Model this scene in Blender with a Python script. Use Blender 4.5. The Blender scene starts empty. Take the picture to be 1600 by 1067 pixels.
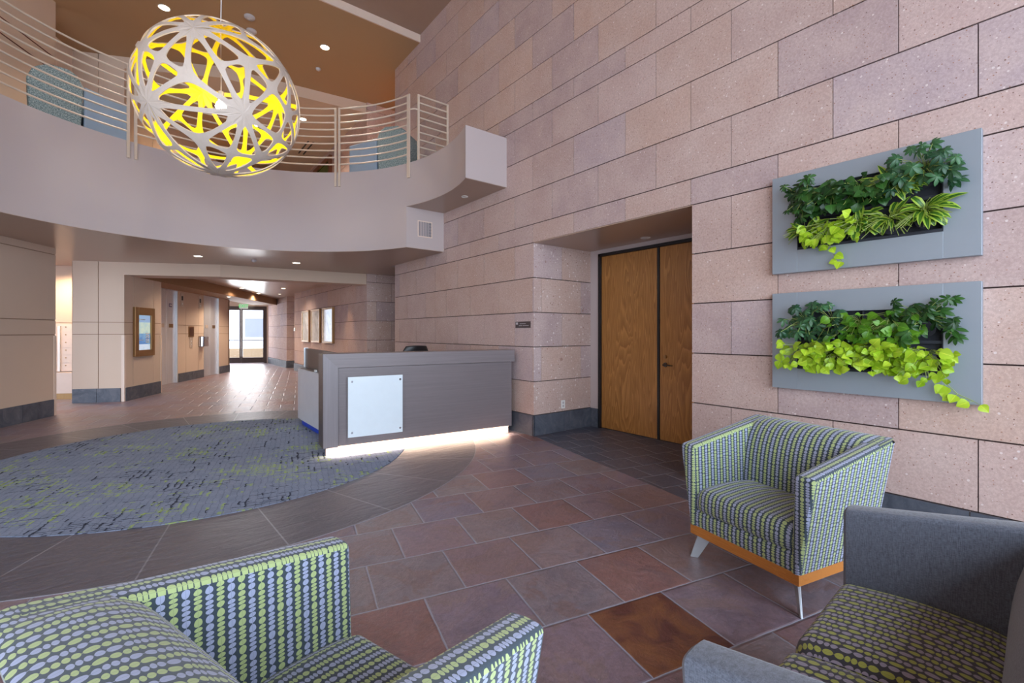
import bpy, bmesh, math, random
from mathutils import Vector, Matrix
random.seed(7)
S = bpy.context.scene
COL = S.collection
PI = math.pi
def rad(a): return a * PI / 180

# ------------------------------------------------------------------ materials
def new_mat(name):
    m = bpy.data.materials.new(name); m.use_nodes = True
    nt = m.node_tree
    return m, nt, nt.nodes['Principled BSDF']
class N:
    """tiny node helper"""
    def __init__(s, nt): s.nt = nt
    def n(s, typ, **kw):
        nd = s.nt.nodes.new(typ)
        for k, v in kw.items(): setattr(nd, k, v)
        return nd
    def l(s, a, b): s.nt.links.new(a, b)
    def put(s, sock, v):
        if hasattr(v, 'links') or isinstance(v, bpy.types.NodeSocket): s.l(v, sock)
        else: sock.default_value = v
    def math(s, op, a, b=0.0, c=None, clamp=False):
        nd = s.n('ShaderNodeMath', operation=op, use_clamp=clamp)
        s.put(nd.inputs[0], a); s.put(nd.inputs[1], b)
        if c is not None: s.put(nd.inputs[2], c)
        return nd.outputs[0]
    def mix(s, f, a, b, blend='MIX'):
        nd = s.n('ShaderNodeMix', data_type='RGBA', blend_type=blend)
        s.put(nd.inputs[0], f); s.put(nd.inputs[6], a); s.put(nd.inputs[7], b)
        return nd.outputs[2]
    def noise(s, vec, scale, detail=4, rough=.55, dist=0.0):
        nd = s.n('ShaderNodeTexNoise'); s.l(vec, nd.inputs['Vector'])
        nd.inputs['Scale'].default_value = scale; nd.inputs['Detail'].default_value = detail
        nd.inputs['Roughness'].default_value = rough; nd.inputs['Distortion'].default_value = dist
        return nd.outputs['Fac']
    def ramp(s, f, stops, interp='LINEAR'):
        nd = s.n('ShaderNodeValToRGB'); s.l(f, nd.inputs[0]); cr = nd.color_ramp; cr.interpolation = interp
        while len(cr.elements) < len(stops): cr.elements.new(0.5)
        for e, (p, c) in zip(cr.elements, stops):
            e.position = p; e.color = (*c, 1) if len(c) == 3 else c
        return nd.outputs[0]
    def map(s, vec, scale=(1, 1, 1), rot=(0, 0, 0), loc=(0, 0, 0), typ='POINT'):
        nd = s.n('ShaderNodeMapping', vector_type=typ); s.l(vec, nd.inputs[0])
        nd.inputs['Location'].default_value = loc; nd.inputs['Rotation'].default_value = rot; nd.inputs['Scale'].default_value = scale
        return nd.outputs[0]
    def bump(s, h, strength, dist, bsdf):
        nd = s.n('ShaderNodeBump'); s.l(h, nd.inputs['Height'])
        nd.inputs['Strength'].default_value = strength; nd.inputs['Distance'].default_value = dist
        s.l(nd.outputs[0], bsdf.inputs['Normal'])
def srgb(*c):
    r = []
    for v in c:
        v /= 255.0
        r.append(v / 12.92 if v <= .04045 else ((v + .055) / 1.055) ** 2.4)
    return tuple(r)
def C4(c): return (*c, 1)
def plain(name, col, rough=.5, metal=0.0, var=.06, scale=9, bump=0.0, spec=.5):
    m, nt, b = new_mat(name); h = N(nt)
    co = h.n('ShaderNodeTexCoord').outputs['Object']
    f = h.noise(co, scale)
    c = h.mix(f, C4(tuple(v * (1 - var) for v in col)), C4(tuple(min(1, v * (1 + var)) for v in col)))
    h.l(c, b.inputs['Base Color'])
    b.inputs['Roughness'].default_value = rough; b.inputs['Metallic'].default_value = metal
    b.inputs['Specular IOR Level'].default_value = spec
    if bump: h.bump(h.noise(co, scale * 12), bump, .002, b)
    return m
def emit(name, col, strength):
    m, nt, b = new_mat(name)
    b.inputs['Base Color'].default_value = C4(col); b.inputs['Emission Color'].default_value = C4(col)
    b.inputs['Emission Strength'].default_value = strength
    return m

def mat_stone():
    m, nt, b = new_mat('tuff_stone'); h = N(nt)
    co = h.n('ShaderNodeTexCoord').outputs['Object']
    at = h.n('ShaderNodeAttribute', attribute_name='tint').outputs['Fac']
    base = h.ramp(at, [(0, srgb(182, 160, 160)), (.22, srgb(194, 168, 160)), (.6, srgb(202, 172, 158)), (.85, srgb(200, 174, 168)), (1, srgb(186, 168, 172))])
    n1 = h.noise(co, 3.2, 5)
    base = h.mix(h.ramp(n1, [(.35, (0, 0, 0)), (.7, (1, 1, 1))]), base, h.mix(.5, base, C4(srgb(214, 192, 184))))
    n2 = h.noise(co, 60, 3, .7)
    base = h.mix(h.ramp(n2, [(.42, (.85, .85, .85)), (.6, (0, 0, 0))]), base, h.mix(.22, base, C4(srgb(110, 84, 76))))
    v1 = h.n('ShaderNodeTexVoronoi'); h.l(co, v1.inputs['Vector']); v1.inputs['Scale'].default_value = 34
    vn = h.n('ShaderNodeSeparateColor'); h.l(v1.outputs['Color'], vn.inputs[0])
    thr = h.math('MULTIPLY', h.math('POWER', vn.outputs[0], 3.0), .34)
    spot = h.math('LESS_THAN', h.math('ADD', v1.outputs['Distance'], h.math('MULTIPLY', h.noise(co, 45, 2), .10)), thr)
    dk = h.mix(vn.outputs[1], C4(srgb(96, 66, 62)), C4(srgb(172, 122, 92)))
    base = h.mix(h.math('MULTIPLY', spot, .75), base, dk)
    v2 = h.n('ShaderNodeTexVoronoi'); h.l(h.map(co, (1, 1, 1), (0, 0, 0), (3.1, 1.7, .4)), v2.inputs['Vector']); v2.inputs['Scale'].default_value = 26
    vm = h.n('ShaderNodeSeparateColor'); h.l(v2.outputs['Color'], vm.inputs[0])
    w = h.math('LESS_THAN', h.math('ADD', v2.outputs['Distance'], h.math('MULTIPLY', h.noise(co, 60, 2), .1)), h.math('MULTIPLY', h.math('POWER', vm.outputs[0], 3.5), .46))
    base = h.mix(h.math('MULTIPLY', w, .7), base, C4(srgb(228, 216, 212)))
    h.l(base, b.inputs['Base Color']); b.inputs['Roughness'].default_value = .85; b.inputs['Specular IOR Level'].default_value = .25
    v3 = h.n('ShaderNodeTexVoronoi'); h.l(h.map(co, (1, 1, 1), (0, 0, 0), (9.1, 5.7, 2.4)), v3.inputs['Vector']); v3.inputs['Scale'].default_value = 7
    vq = h.n('ShaderNodeSeparateColor'); h.l(v3.outputs['Color'], vq.inputs[0])
    w3 = h.math('LESS_THAN', h.math('ADD', v3.outputs['Distance'], h.math('MULTIPLY', h.noise(co, 22, 3), .14)), h.math('MULTIPLY', h.math('POWER', vq.outputs[0], 6), .26))
    base = h.mix(h.math('MULTIPLY', w3, .55), base, h.mix(h.math('GREATER_THAN', vq.outputs[1], .45), C4(srgb(150, 110, 96)), C4(srgb(226, 216, 214))))
    comb = h.noise(h.map(co, (1, 26, 26), (rad(38), 0, 0)), 9.0, 2, .5)
    base = h.mix(h.ramp(comb, [(.4, (.28, .28, .28)), (.6, (0, 0, 0))]), base, h.mix(.35, base, C4(srgb(120, 92, 84))))
    h.l(base, b.inputs['Base Color'])
    hh = h.math('ADD', h.math('SUBTRACT', h.math('MULTIPLY', h.noise(co, 70, 4, .7), .6), h.math('MULTIPLY', spot, .6)), h.math('MULTIPLY', comb, .5))
    h.bump(hh, .35, .004, b)
    return m

TA = rad(-13.2)
def slate_surface(h, co, tile, dark):
    """colour ramp + mottling for slate; tile = per tile random 0..1"""
    if dark:
        base = h.ramp(tile, [(0, srgb(76, 84, 102)), (.5, srgb(92, 93, 108)), (1, srgb(102, 97, 108))])
    else:
        base = h.ramp(tile, [(0, srgb(140, 128, 146)), (.2, srgb(146, 124, 136)), (.4, srgb(130, 126, 146)), (.55, srgb(148, 118, 122)), (.7, srgb(142, 136, 142)), (.86, srgb(134, 118, 134)), (.95, srgb(146, 104, 98)), (1, srgb(132, 124, 144))])
    n1 = h.noise(co, 5.0, 8, .62, 1.2)
    base = h.mix(h.ramp(n1, [(.38, (0, 0, 0)), (.62, (1, 1, 1))]), base, h.mix(.38, base, C4(srgb(92, 84, 96) if dark else srgb(154, 126, 122))))
    n2 = h.noise(h.map(co, (1, 1, 1), (0, 0, 0), (5, 2, 0)), 3.2, 6, .6, 1.5)
    base = h.mix(h.ramp(n2, [(.5, (0, 0, 0)), (.72, (1, 1, 1))]), base, h.mix(.5, base, C4(srgb(66, 72, 90) if dark else srgb(90, 82, 98))))
    n3 = h.noise(co, 38, 5, .75)
    n6 = h.noise(co, 2.6, 4, .6, .6)
    if not dark: base = h.mix(h.ramp(n6, [(.52, (0, 0, 0)), (.56, (.45, .45, .45)), (.7, (.2, .2, .2))]), base, h.mix(tile, C4(srgb(150, 130, 120)), C4(srgb(132, 92, 80))))
    base = h.mix(h.ramp(n3, [(.35, (.8, .8, .8)), (.62, (0, 0, 0))]), base, h.mix(.4, base, C4((.03, .03, .035))))
    n4 = h.noise(h.map(co, (1, 1, 1), (0, 0, 0), (9, 4, 0)), 14, 6, .8, 2.5)
    base = h.mix(h.ramp(n4, [(.6, (0, 0, 0)), (.72, (.6, .6, .6))]), base, C4(srgb(182, 170, 172)))
    return base, n1, n3
def mat_slate_tiles(name, dark=False, w=.4583, hgt=.4625, off=.349, off2=.03):
    m, nt, b = new_mat(name); h = N(nt)
    co = h.n('ShaderNodeTexCoord').outputs['Object']
    p = h.map(co, (1, 1, 1), (0, 0, -TA), (0, 0, 0))
    sp = h.n('ShaderNodeSeparateXYZ'); h.l(p, sp.inputs[0])
    wob = h.math('MULTIPLY', h.math('SUBTRACT', h.noise(co, 7, 3), .5), .008)
    v = h.math('DIVIDE', h.math('ADD', h.math('SUBTRACT', sp.outputs[1], off2), wob), hgt)
    row = h.math('FLOOR', v); fv = h.math('FRACT', h.math('ADD', v, 100.0))
    par = h.math('FRACT', h.math('ADD', h.math('MULTIPLY', row, .5), 100.0))     # 0 or .5
    u = h.math('ADD', h.math('DIVIDE', h.math('ADD', h.math('SUBTRACT', sp.outputs[0], off), wob), w), h.math('SUBTRACT', .5, par))
    colm = h.math('FLOOR', u); fu = h.math('FRACT', h.math('ADD', u, 100.0))
    cb = h.n('ShaderNodeCombineXYZ'); h.l(colm, cb.inputs[0]); h.l(row, cb.inputs[1])
    wn = h.n('ShaderNodeTexWhiteNoise', noise_dimensions='3D'); h.l(cb.outputs[0], wn.inputs['Vector'])
    eu = h.math('MINIMUM', fu, h.math('SUBTRACT', 1.0, fu)); ev = h.math('MINIMUM', fv, h.math('SUBTRACT', 1.0, fv))
    e = h.math('MINIMUM', h.math('MULTIPLY', eu, w), h.math('MULTIPLY', ev, hgt))
    gr = h.math('LESS_THAN', e, h.math('ADD', .0012, h.math('MULTIPLY', h.noise(co, 6, 4, .7), .0062)))
    off3 = h.n('ShaderNodeVectorMath', operation='ADD'); h.l(co, off3.inputs[0])
    sc = h.n('ShaderNodeVectorMath', operation='SCALE'); h.l(wn.outputs['Color'], sc.inputs[0]); sc.inputs['Scale'].default_value = 9.0
    h.l(sc.outputs[0], off3.inputs[1])
    base, n1, n3 = slate_surface(h, off3.outputs[0], wn.outputs['Value'], dark)
    if not dark:   # one strongly rust-coloured tile near the settee
        k = h.math('MULTIPLY', h.math('COMPARE', colm, 2.0, .1), h.math('COMPARE', row, 3.0, .1))
        rust = h.mix(h.ramp(n1, [(.4, (0, 0, 0)), (.65, (1, 1, 1))]), C4(srgb(88, 42, 30)), C4(srgb(132, 82, 42)))
        base = h.mix(h.math('MULTIPLY', k, .85), base, rust)
    c = h.mix(gr, base, C4(srgb(140, 142, 152) if dark else srgb(156, 158, 174)))
    h.l(c, b.inputs['Base Color'])
    r = h.math('ADD', h.math('MULTIPLY', n3, .34), .18); h.l(r, b.inputs['Roughness'])
    edge = h.math('MINIMUM', h.math('DIVIDE', e, .012), 1.0)
    hh = h.math('ADD', h.math('ADD', h.math('MULTIPLY', n1, 1.8), h.math('MULTIPLY', n3, .6)), h.math('MULTIPLY', edge, .9))
    h.bump(hh, .8, .008, b)
    return m
def mat_slate_ring():
    m, nt, b = new_mat('slate_border'); h = N(nt)
    co = h.n('ShaderNodeTexCoord').outputs['Object']
    sp = h.n('ShaderNodeSeparateXYZ'); h.l(co, sp.inputs[0])
    x = h.math('SUBTRACT', sp.outputs[0], .53); y = h.math('SUBTRACT', sp.outputs[1], 6.15)
    a = h.math('MULTIPLY', h.math('ARCTAN2', y, x), 12 / PI)       # 24 slabs
    a = h.math('ADD', a, 99.8 + 0.0)
    fa = h.math('FRACT', a); idx = h.math('FLOOR', a)
    rr = h.math('SQRT', h.math('ADD', h.math('MULTIPLY', x, x), h.math('MULTIPLY', y, y)))
    ed = h.math('MULTIPLY', h.math('MULTIPLY', h.math('MINIMUM', fa, h.math('SUBTRACT', 1.0, fa)), PI / 12), rr)
    er = h.math('SUBTRACT', 2.942, rr)
    gr = h.math('LESS_THAN', h.math('MINIMUM', ed, er), .005)
    wn = h.n('ShaderNodeTexWhiteNoise', noise_dimensions='1D'); h.l(idx, wn.inputs['W'])
    base, n1, n3 = slate_surface(h, co, wn.outputs['Value'], True)
    base = h.mix(.35, base, C4(srgb(98, 92, 98)))
    c = h.mix(gr, base, C4(srgb(136, 136, 146))); h.l(c, b.inputs['Base Color'])
    h.l(h.math('ADD', h.math('MULTIPLY', n3, .3), .24), b.inputs['Roughness'])
    n5 = h.noise(h.map(co, (1.4, 5, 1), (0, 0, .2)), 2.2, 7, .6, 1.0)
    hh = h.math('ADD', h.math('MULTIPLY', n5, 3.0), h.math('MULTIPLY', n3, .4)); h.bump(hh, .7, .008, b)
    return m
def mat_base():
    m, nt, b = new_mat('slate_baseboard'); h = N(nt)
    co = h.n('ShaderNodeTexCoord').outputs['Object']
    n1 = h.noise(co, 4, 7, .65, 1.5)
    c = h.ramp(n1, [(.3, srgb(62, 66, 76)), (.5, srgb(82, 86, 96)), (.62, srgb(96, 96, 104)), (.75, srgb(120, 122, 130))])
    n4 = h.noise(co, 26, 6, .8, 2)
    c = h.mix(h.ramp(n4, [(.6, (0, 0, 0)), (.7, (.5, .5, .5))]), c, C4(srgb(150, 152, 158)))
    h.l(c, b.inputs['Base Color']); b.inputs['Roughness'].default_value = .5
    h.bump(n1, .3, .004, b)
    return m
def mat_carpet():
    m, nt, b = new_mat('carpet_pile'); h = N(nt)
    co = h.n('ShaderNodeTexCoord').outputs['Object']
    p = h.map(co, (1, 1, 1), (0, 0, -TA), (0, 0, 0))
    wob = h.n('ShaderNodeVectorMath', operation='SCALE'); nz = h.n('ShaderNodeTexNoise'); h.l(p, nz.inputs['Vector']); nz.inputs['Scale'].default_value = 11
    sb = h.n('ShaderNodeVectorMath', operation='SUBTRACT'); h.l(nz.outputs['Color'], sb.inputs[0]); sb.inputs[1].default_value = (.5, .5, .5)
    h.l(sb.outputs[0], wob.inputs[0]); wob.inputs['Scale'].default_value = .05
    ad = h.n('ShaderNodeVectorMath', operation='ADD'); h.l(p, ad.inputs[0]); h.l(wob.outputs[0], ad.inputs[1]); q = ad.outputs[0]
    sp = h.n('ShaderNodeSeparateXYZ'); h.l(q, sp.inputs[0])
    fine = h.noise(co, 260, 2, .6)
    med = h.noise(p, 9, 4)
    base = h.mix(fine, C4(srgb(108, 122, 148)), C4(srgb(164, 176, 200)))
    base = h.mix(h.ramp(med, [(.4, (0, 0, 0)), (.7, (.45, .45, .45))]), base, C4(srgb(112, 126, 148)))
    def lines(axis, period, width, seed, wvar=0.0):
        s_ = h.math('DIVIDE', h.math('ADD', sp.outputs[axis], 50 + seed), period)
        f = h.math('FRACT', s_); e = h.math('MINIMUM', f, h.math('SUBTRACT', 1.0, f))
        ww = h.math('MULTIPLY', h.noise(co, 55, 2), width * 2)
        ln = h.math('LESS_THAN', e, ww)
        cx = h.n('ShaderNodeCombineXYZ'); h.l(h.math('ROUND', s_), cx.inputs[axis])
        h.l(h.math('MULTIPLY', sp.outputs[1 - axis], 1.0), cx.inputs[1 - axis]); cx.inputs[2].default_value = seed
        return ln, cx.outputs[0]
    out = base
    thin1, _ = lines(0, .052, .07, .3); thin2, _ = lines(1, .036, .07, .9)
    out = h.mix(h.math('MULTIPLY', h.math('MAXIMUM', thin1, thin2), .3), out, C4(srgb(50, 56, 74)))
    patchG = h.noise(p, 1.3, 3, .6); patchB = h.noise(h.map(p, (1, 1, 1), (0, 0, 0), (7, 3, 0)), 1.6, 3, .6)
    for axis, seed, per in ((0, 1.3, .052), (1, 4.1, .036)):
        ln, cv = lines(axis, per, .13, seed)
        nn = h.noise(cv, 4.3, 2)
        msk = h.math('MULTIPLY', ln, h.math('GREATER_THAN', h.math('ADD', nn, h.math('MULTIPLY', patchB, .8)), 1.02))
        out = h.mix(h.math('MULTIPLY', msk, .85), out, C4(srgb(28, 34, 50)))
        ln, cv = lines(axis, per, .2, seed + 9)
        nn = h.noise(h.map(cv, (1, 1, 1), (0, 0, 0), (0, 0, 3)), 4.6, 3)
        br = h.math('GREATER_THAN', h.noise(co, 90, 2), .44)
        msk = h.math('MULTIPLY', h.math('MULTIPLY', ln, br), h.math('GREATER_THAN', h.math('ADD', nn, h.math('MULTIPLY', patchG, .8)), 1.015))
        out = h.mix(h.math('MULTIPLY', msk, .85), out, C4(srgb(160, 186, 104)))
    h.l(out, b.inputs['Base Color']); b.inputs['Roughness'].default_value = .95; b.inputs['Specular IOR Level'].default_value = .1
    h.bump(fine, .6, .004, b)
    return m
def mat_beads(name, dark, colA, colB, w=.0255, vs=1.0):
    """columns of touching ellipses threaded on a line, alternating two colours"""
    m, nt, b = new_mat(name); h = N(nt)
    uv = h.n('ShaderNodeUVMap', uv_map='UVMap').outputs[0]
    sp = h.n('ShaderNodeSeparateXYZ'); h.l(uv, sp.inputs[0])
    u = h.math('DIVIDE', h.math('ADD', sp.outputs[0], 20.0), w)
    ci = h.math('FLOOR', u); fu = h.math('MULTIPLY', h.math('SUBTRACT', h.math('FRACT', u), .5), 2.0)
    wn = h.n('ShaderNodeTexWhiteNoise', noise_dimensions='1D'); h.l(ci, wn.inputs['W'])
    v = h.math('ADD', h.math('DIVIDE', sp.outputs[1], w / vs), h.math('MULTIPLY', wn.outputs['Value'], 37.0))
    g = h.math('ADD', h.math('MULTIPLY', v, 1.7), h.math('MULTIPLY', h.math('SINE', h.math('MULTIPLY', v, 1.9)), .34))
    g = h.math('ADD', g, h.math('MULTIPLY', h.math('SINE', h.math('MULTIPLY', v, 4.3)), .06))
    fv = h.math('MULTIPLY', h.math('SUBTRACT', h.math('FRACT', h.math('ADD', g, 500.0)), .5), 2.0)
    d = h.math('ADD', h.math('POWER', h.math('ABSOLUTE', h.math('DIVIDE', fu, .72)), 2.0), h.math('POWER', h.math('ABSOLUTE', h.math('DIVIDE', fv, .88)), 2.0))
    inn = h.math('LESS_THAN', d, 1.0)
    par = h.math('GREATER_THAN', h.math('FRACT', h.math('MULTIPLY', ci, .5)), .25)
    dot = h.mix(par, C4(colA), C4(colB))
    lnm = h.math('LESS_THAN', h.math('ABSOLUTE', fu), .045)
    weave = h.noise(h.map(uv, (900, 250, 1)), 1.0, 2)
    bg = h.mix(weave, C4(tuple(c * .7 for c in dark)), C4(tuple(c * 1.35 for c in dark)))
    bg = h.mix(lnm, bg, dot)
    dot = h.mix(h.math('MULTIPLY', lnm, .25), dot, C4(dark))
    c = h.mix(inn, bg, dot)
    h.l(c, b.inputs['Base Color']); b.inputs['Roughness'].default_value = .8; b.inputs['Specular IOR Level'].default_value = .3
    b.inputs['Sheen Weight'].default_value = .25
    h.bump(weave, .15, .001, b)
    return m
def mat_fabric(name, col, scale=600, amt=.35):
    m, nt, b = new_mat(name); h = N(nt)
    co = h.n('ShaderNodeTexCoord').outputs['Object']
    a = h.noise(h.map(co, (1, 1, .12)), scale, 2); c_ = h.noise(h.map(co, (.2, .2, 1)), scale, 2)
    f = h.math('MULTIPLY', h.math('ADD', a, c_), .5)
    c = h.mix(h.ramp(f, [(.38, (0, 0, 0)), (.62, (1, 1, 1))]), C4(tuple(v * (1 - amt) for v in col)), C4(tuple(min(1, v * (1 + amt)) for v in col)))
    h.l(c, b.inputs['Base Color']); b.inputs['Roughness'].default_value = .9; b.inputs['Sheen Weight'].default_value = .3
    b.inputs['Specular IOR Level'].default_value = .2
    h.bump(f, .3, .001, b)
    return m
def mat_wood(name, c1, c2, axis_scale=(28, 28, 1.6), rough=.42, dist=2.2, scale=1.0, fine=True):
    m, nt, b = new_mat(name); h = N(nt)
    co = h.n('ShaderNodeTexCoord').outputs['Object']
    p = h.map(co, axis_scale)
    n1 = h.noise(p, scale * .22, 3, .5, dist)
    rings = h.math('FRACT', h.math('MULTIPLY', n1, 22.0))
    rings = h.ramp(rings, [(0, (0, 0, 0)), (.55, (.45, .45, .45)), (.9, (1, 1, 1)), (1, (0, 0, 0))])
    n2 = h.noise(h.map(co, tuple(a * 9 for a in axis_scale)), 1.0, 2)
    f = h.math('ADD', h.math('MULTIPLY', rings, .55), h.math('MULTIPLY', n2, .45))
    c = h.mix(f, C4(c1), C4(c2))
    h.l(c, b.inputs['Base Color']); b.inputs['Roughness'].default_value = rough
    if fine: h.bump(n2, .12, .001, b)
    return m
def mat_laminate(name, c1, c2, axis_scale, rough=.35):
    m, nt, b = new_mat(name); h = N(nt)
    co = h.n('ShaderNodeTexCoord').outputs['Object']
    f = h.noise(h.map(co, axis_scale), 1.0, 4, .7)
    f2 = h.noise(h.map(co, tuple(a * .2 for a in axis_scale)), 1.0, 3, .6)
    c = h.mix(h.math('MULTIPLY', h.math('ADD', f, f2), .5), C4(c1), C4(c2))
    h.l(c, b.inputs['Base Color']); b.inputs['Roughness'].default_value = rough
    return m
def mat_steel(name, col=(.55, .56, .58), rough=.28, axis=(160, 160, 2), met=.9):
    m, nt, b = new_mat(name); h = N(nt)
    co = h.n('ShaderNodeTexCoord').outputs['Object']
    f = h.noise(h.map(co, axis), 1.0, 3)
    h.l(h.mix(f, C4(tuple(c * .85 for c in col)), C4(tuple(min(1, c * 1.1) for c in col))), b.inputs['Base Color'])
    b.inputs['Metallic'].default_value = met
    h.l(h.math('ADD', h.math('MULTIPLY', f, .15), rough - .07), b.inputs['Roughness'])
    return m
def mat_speckle():
    m, nt, b = new_mat('speckled_upholstery'); h = N(nt)
    co = h.n('ShaderNodeTexCoord').outputs['Object']
    f = h.noise(co, 70, 3, .8)
    c = h.ramp(f, [(.38, srgb(86, 104, 106)), (.5, srgb(136, 154, 154)), (.62, srgb(192, 202, 198))])
    h.l(c, b.inputs['Base Color']); b.inputs['Roughness'].default_value = .85
    return m
def mat_leaf(name, c1, c2, variegated=None, rough=.38):
    m, nt, b = new_mat(name); h = N(nt)
    uv = h.n('ShaderNodeUVMap', uv_map='UVMap').outputs[0]
    sp = h.n('ShaderNodeSeparateXYZ'); h.l(uv, sp.inputs[0])
    at = h.n('ShaderNodeAttribute', attribute_name='tint').outputs['Fac']
    c = h.mix(at, C4(c1), C4(c2))
    if variegated:
        edge = h.math('ABSOLUTE', h.math('SUBTRACT', sp.outputs[0], .5))
        c = h.mix(h.math('LESS_THAN', edge, .17), C4(variegated), c) if False else h.mix(h.math('GREATER_THAN', edge, .24), c, C4(variegated))
    mid = h.math('LESS_THAN', h.math('ABSOLUTE', h.math('SUBTRACT', sp.outputs[0], .5)), .025)
    c = h.mix(h.math('MULTIPLY', mid, .5), c, C4(tuple(min(1, v * 1.8 + .02) for v in c2)))
    h.l(c, b.inputs['Base Color']); b.inputs['Roughness'].default_value = rough
    tr = h.n('ShaderNodeBsdfTranslucent'); h.l(c, tr.inputs[0])
    mx = h.n('ShaderNodeMixShader'); mx.inputs[0].default_value = .28
    h.l(b.outputs[0], mx.inputs[1]); h.l(tr.outputs[0], mx.inputs[2])
    out = nt.nodes['Material Output']; h.l(mx.outputs[0], out.inputs[0])
    return m
def mat_glass(name, col=(1, 1, 1), alpha=.1):
    m, nt, b = new_mat(name); h = N(nt)
    tr = h.n('ShaderNodeBsdfTransparent'); tr.inputs[0].default_value = C4(col)
    gl = h.n('ShaderNodeBsdfGlossy'); gl.inputs['Roughness'].default_value = .02
    mx = h.n('ShaderNodeMixShader'); mx.inputs[0].default_value = alpha
    h.l(tr.outputs[0], mx.inputs[1]); h.l(gl.outputs[0], mx.inputs[2])
    h.l(mx.outputs[0], nt.nodes['Material Output'].inputs[0])
    return m

M = {}
M['stone'] = mat_stone()
M['joint'] = plain('stone_joint', srgb(58, 44, 42), .95)
M['floor'] = mat_slate_tiles('slate_floor')
M['floor_dark'] = mat_slate_tiles('slate_floor_dark', True, .30, .3083, .349, .03)
M['ring'] = mat_slate_ring()
M['base'] = mat_base()
M['carpet'] = mat_carpet()
M['plaster'] = plain('painted_plaster', srgb(186, 172, 170), .8, var=.03, scale=1.2, bump=.05)
M['panel'] = plain('fabric_wall_panel', srgb(206, 182, 162), .9, var=.03, scale=2)
M['reveal'] = plain('panel_reveal', srgb(150, 122, 102), .9)
M['guard'] = plain('corner_guard', srgb(222, 200, 184), .45)
M['ceil'] = plain('ceiling_paint', srgb(172, 138, 104), .55, var=.02, scale=1, spec=.3)
M['ceil_lo'] = plain('soffit_paint', srgb(176, 150, 132), .28, var=.02, scale=1, spec=.5)
M['rail'] = plain('painted_rail_steel', srgb(214, 196, 178), .38, .1)
M['bead'] = mat_beads('bead_fabric', srgb(58, 70, 80), srgb(172, 188, 130), srgb(160, 168, 196))
M['bead2'] = mat_beads('bead_fabric_settee', srgb(54, 54, 62), srgb(160, 166, 78), srgb(150, 144, 162), .024, .62)
M['grey_fab'] = mat_fabric('grey_woven_fabric', srgb(98, 103, 116), 420, .3)
M['honey'] = mat_wood('honey_wood', srgb(176, 106, 44), srgb(206, 138, 66), (3, 40, 40), .35)
M['silver'] = plain('silver_paint', srgb(196, 202, 208), .3, .6)
M['oak'] = mat_wood('oak_veneer', srgb(128, 80, 34), srgb(190, 134, 70), (1, 9, .9), .38, 1.2, 1.6)
M['black'] = plain('black_frame', srgb(24, 22, 24), .4)
M['desk_top'] = mat_laminate('desk_laminate_border', srgb(96, 88, 90), srgb(146, 136, 138), (3, 3, 240))
M['desk_h'] = mat_laminate('desk_laminate', srgb(92, 84, 86), srgb(138, 128, 130), (3, 3, 240))
M['desk_v'] = mat_laminate('desk_laminate_upright', srgb(98, 92, 94), srgb(154, 146, 150), (240, 240, 3))
M['desk_end'] = mat_laminate('desk_laminate_edge', srgb(62, 48, 46), srgb(80, 64, 60), (60, 60, 3))
M['toe'] = plain('brushed_toe_kick', srgb(178, 164, 166), .5, .1)
M['acryl'] = plain('frosted_white_panel', srgb(222, 232, 238), .2, var=.03, scale=14)
M['chrome'] = plain('polished_chrome', srgb(200, 200, 205), .12, 1.0)
M['alu'] = mat_steel('brushed_aluminium', (.50, .52, .54), .35, (3, 3, 220))
M['alu_panel'] = plain('satin_aluminium', srgb(150, 160, 170), .42, .35, var=.02, spec=.5)
M['steel'] = mat_steel('elevator_steel', (.72, .73, .76), .36, (30, 30, 1), .7)
M['blue'] = plain('blue_plastic', srgb(20, 70, 210), .4)
M['bronze'] = mat_steel('antique_bronze', (.34, .20, .09), .38, (60, 60, 3))
M['brown_plate'] = plain('brown_sign', srgb(66, 48, 46), .4)
M['white'] = plain('white_plastic', srgb(232, 230, 226), .4)
M['white_dim'] = plain('white_lettering', srgb(190, 182, 182), .5)
M['plate'] = plain('light_metal_plate', srgb(206, 190, 176), .35, .4)
M['tray'] = plain('black_planter_tray', srgb(44, 46, 54), .8, bump=.4)
M['pot'] = plain('black_felt_pot', srgb(38, 38, 46), .9, bump=.4)
M['leaf_dk'] = mat_leaf('dark_green_leaf', srgb(22, 58, 26), srgb(58, 104, 40))
M['leaf_teal'] = mat_leaf('umbrella_leaf', srgb(26, 66, 42), srgb(70, 116, 72))
M['leaf_md'] = mat_leaf('green_heart_leaf', srgb(52, 104, 20), srgb(104, 156, 36))
M['leaf_lt'] = mat_leaf('lime_heart_leaf', srgb(140, 184, 28), srgb(192, 222, 60))
M['leaf_st'] = mat_leaf('striped_leaf', srgb(48, 96, 26), srgb(76, 122, 40), srgb(168, 196, 70))
M['stem'] = plain('green_stem', srgb(140, 156, 78), .6)
M['shell_out'] = mat_laminate('pale_birch_ply', srgb(206, 190, 176), srgb(226, 212, 198), (90, 90, 90), .5)
M['shell_in'] = plain('yellow_lacquer', srgb(250, 222, 10), .5, var=.02)
M['cord'] = plain('white_cord', srgb(225, 220, 220), .5)
M['bulb'] = emit('lamp_glow', (1, .93, .8), 22)
M['lens'] = emit('downlight_glow', (1, .86, .66), 14)
M['lens_lo'] = emit('downlight_glow_low', (1, .9, .78), 6)
M['lens_off'] = plain('dim_lens', srgb(200, 190, 180), .3)
M['led'] = emit('warm_led_strip', (1, .72, .52), 3)
M['glass'] = mat_glass('clear_glass', (.96, .98, 1), .08)
M['frame'] = plain('bronze_door_frame', srgb(74, 62, 58), .35, .5)
M['speck'] = mat_speckle()
M['paleblue'] = plain('pale_blue_leather', srgb(150, 168, 186), .6)
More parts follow.
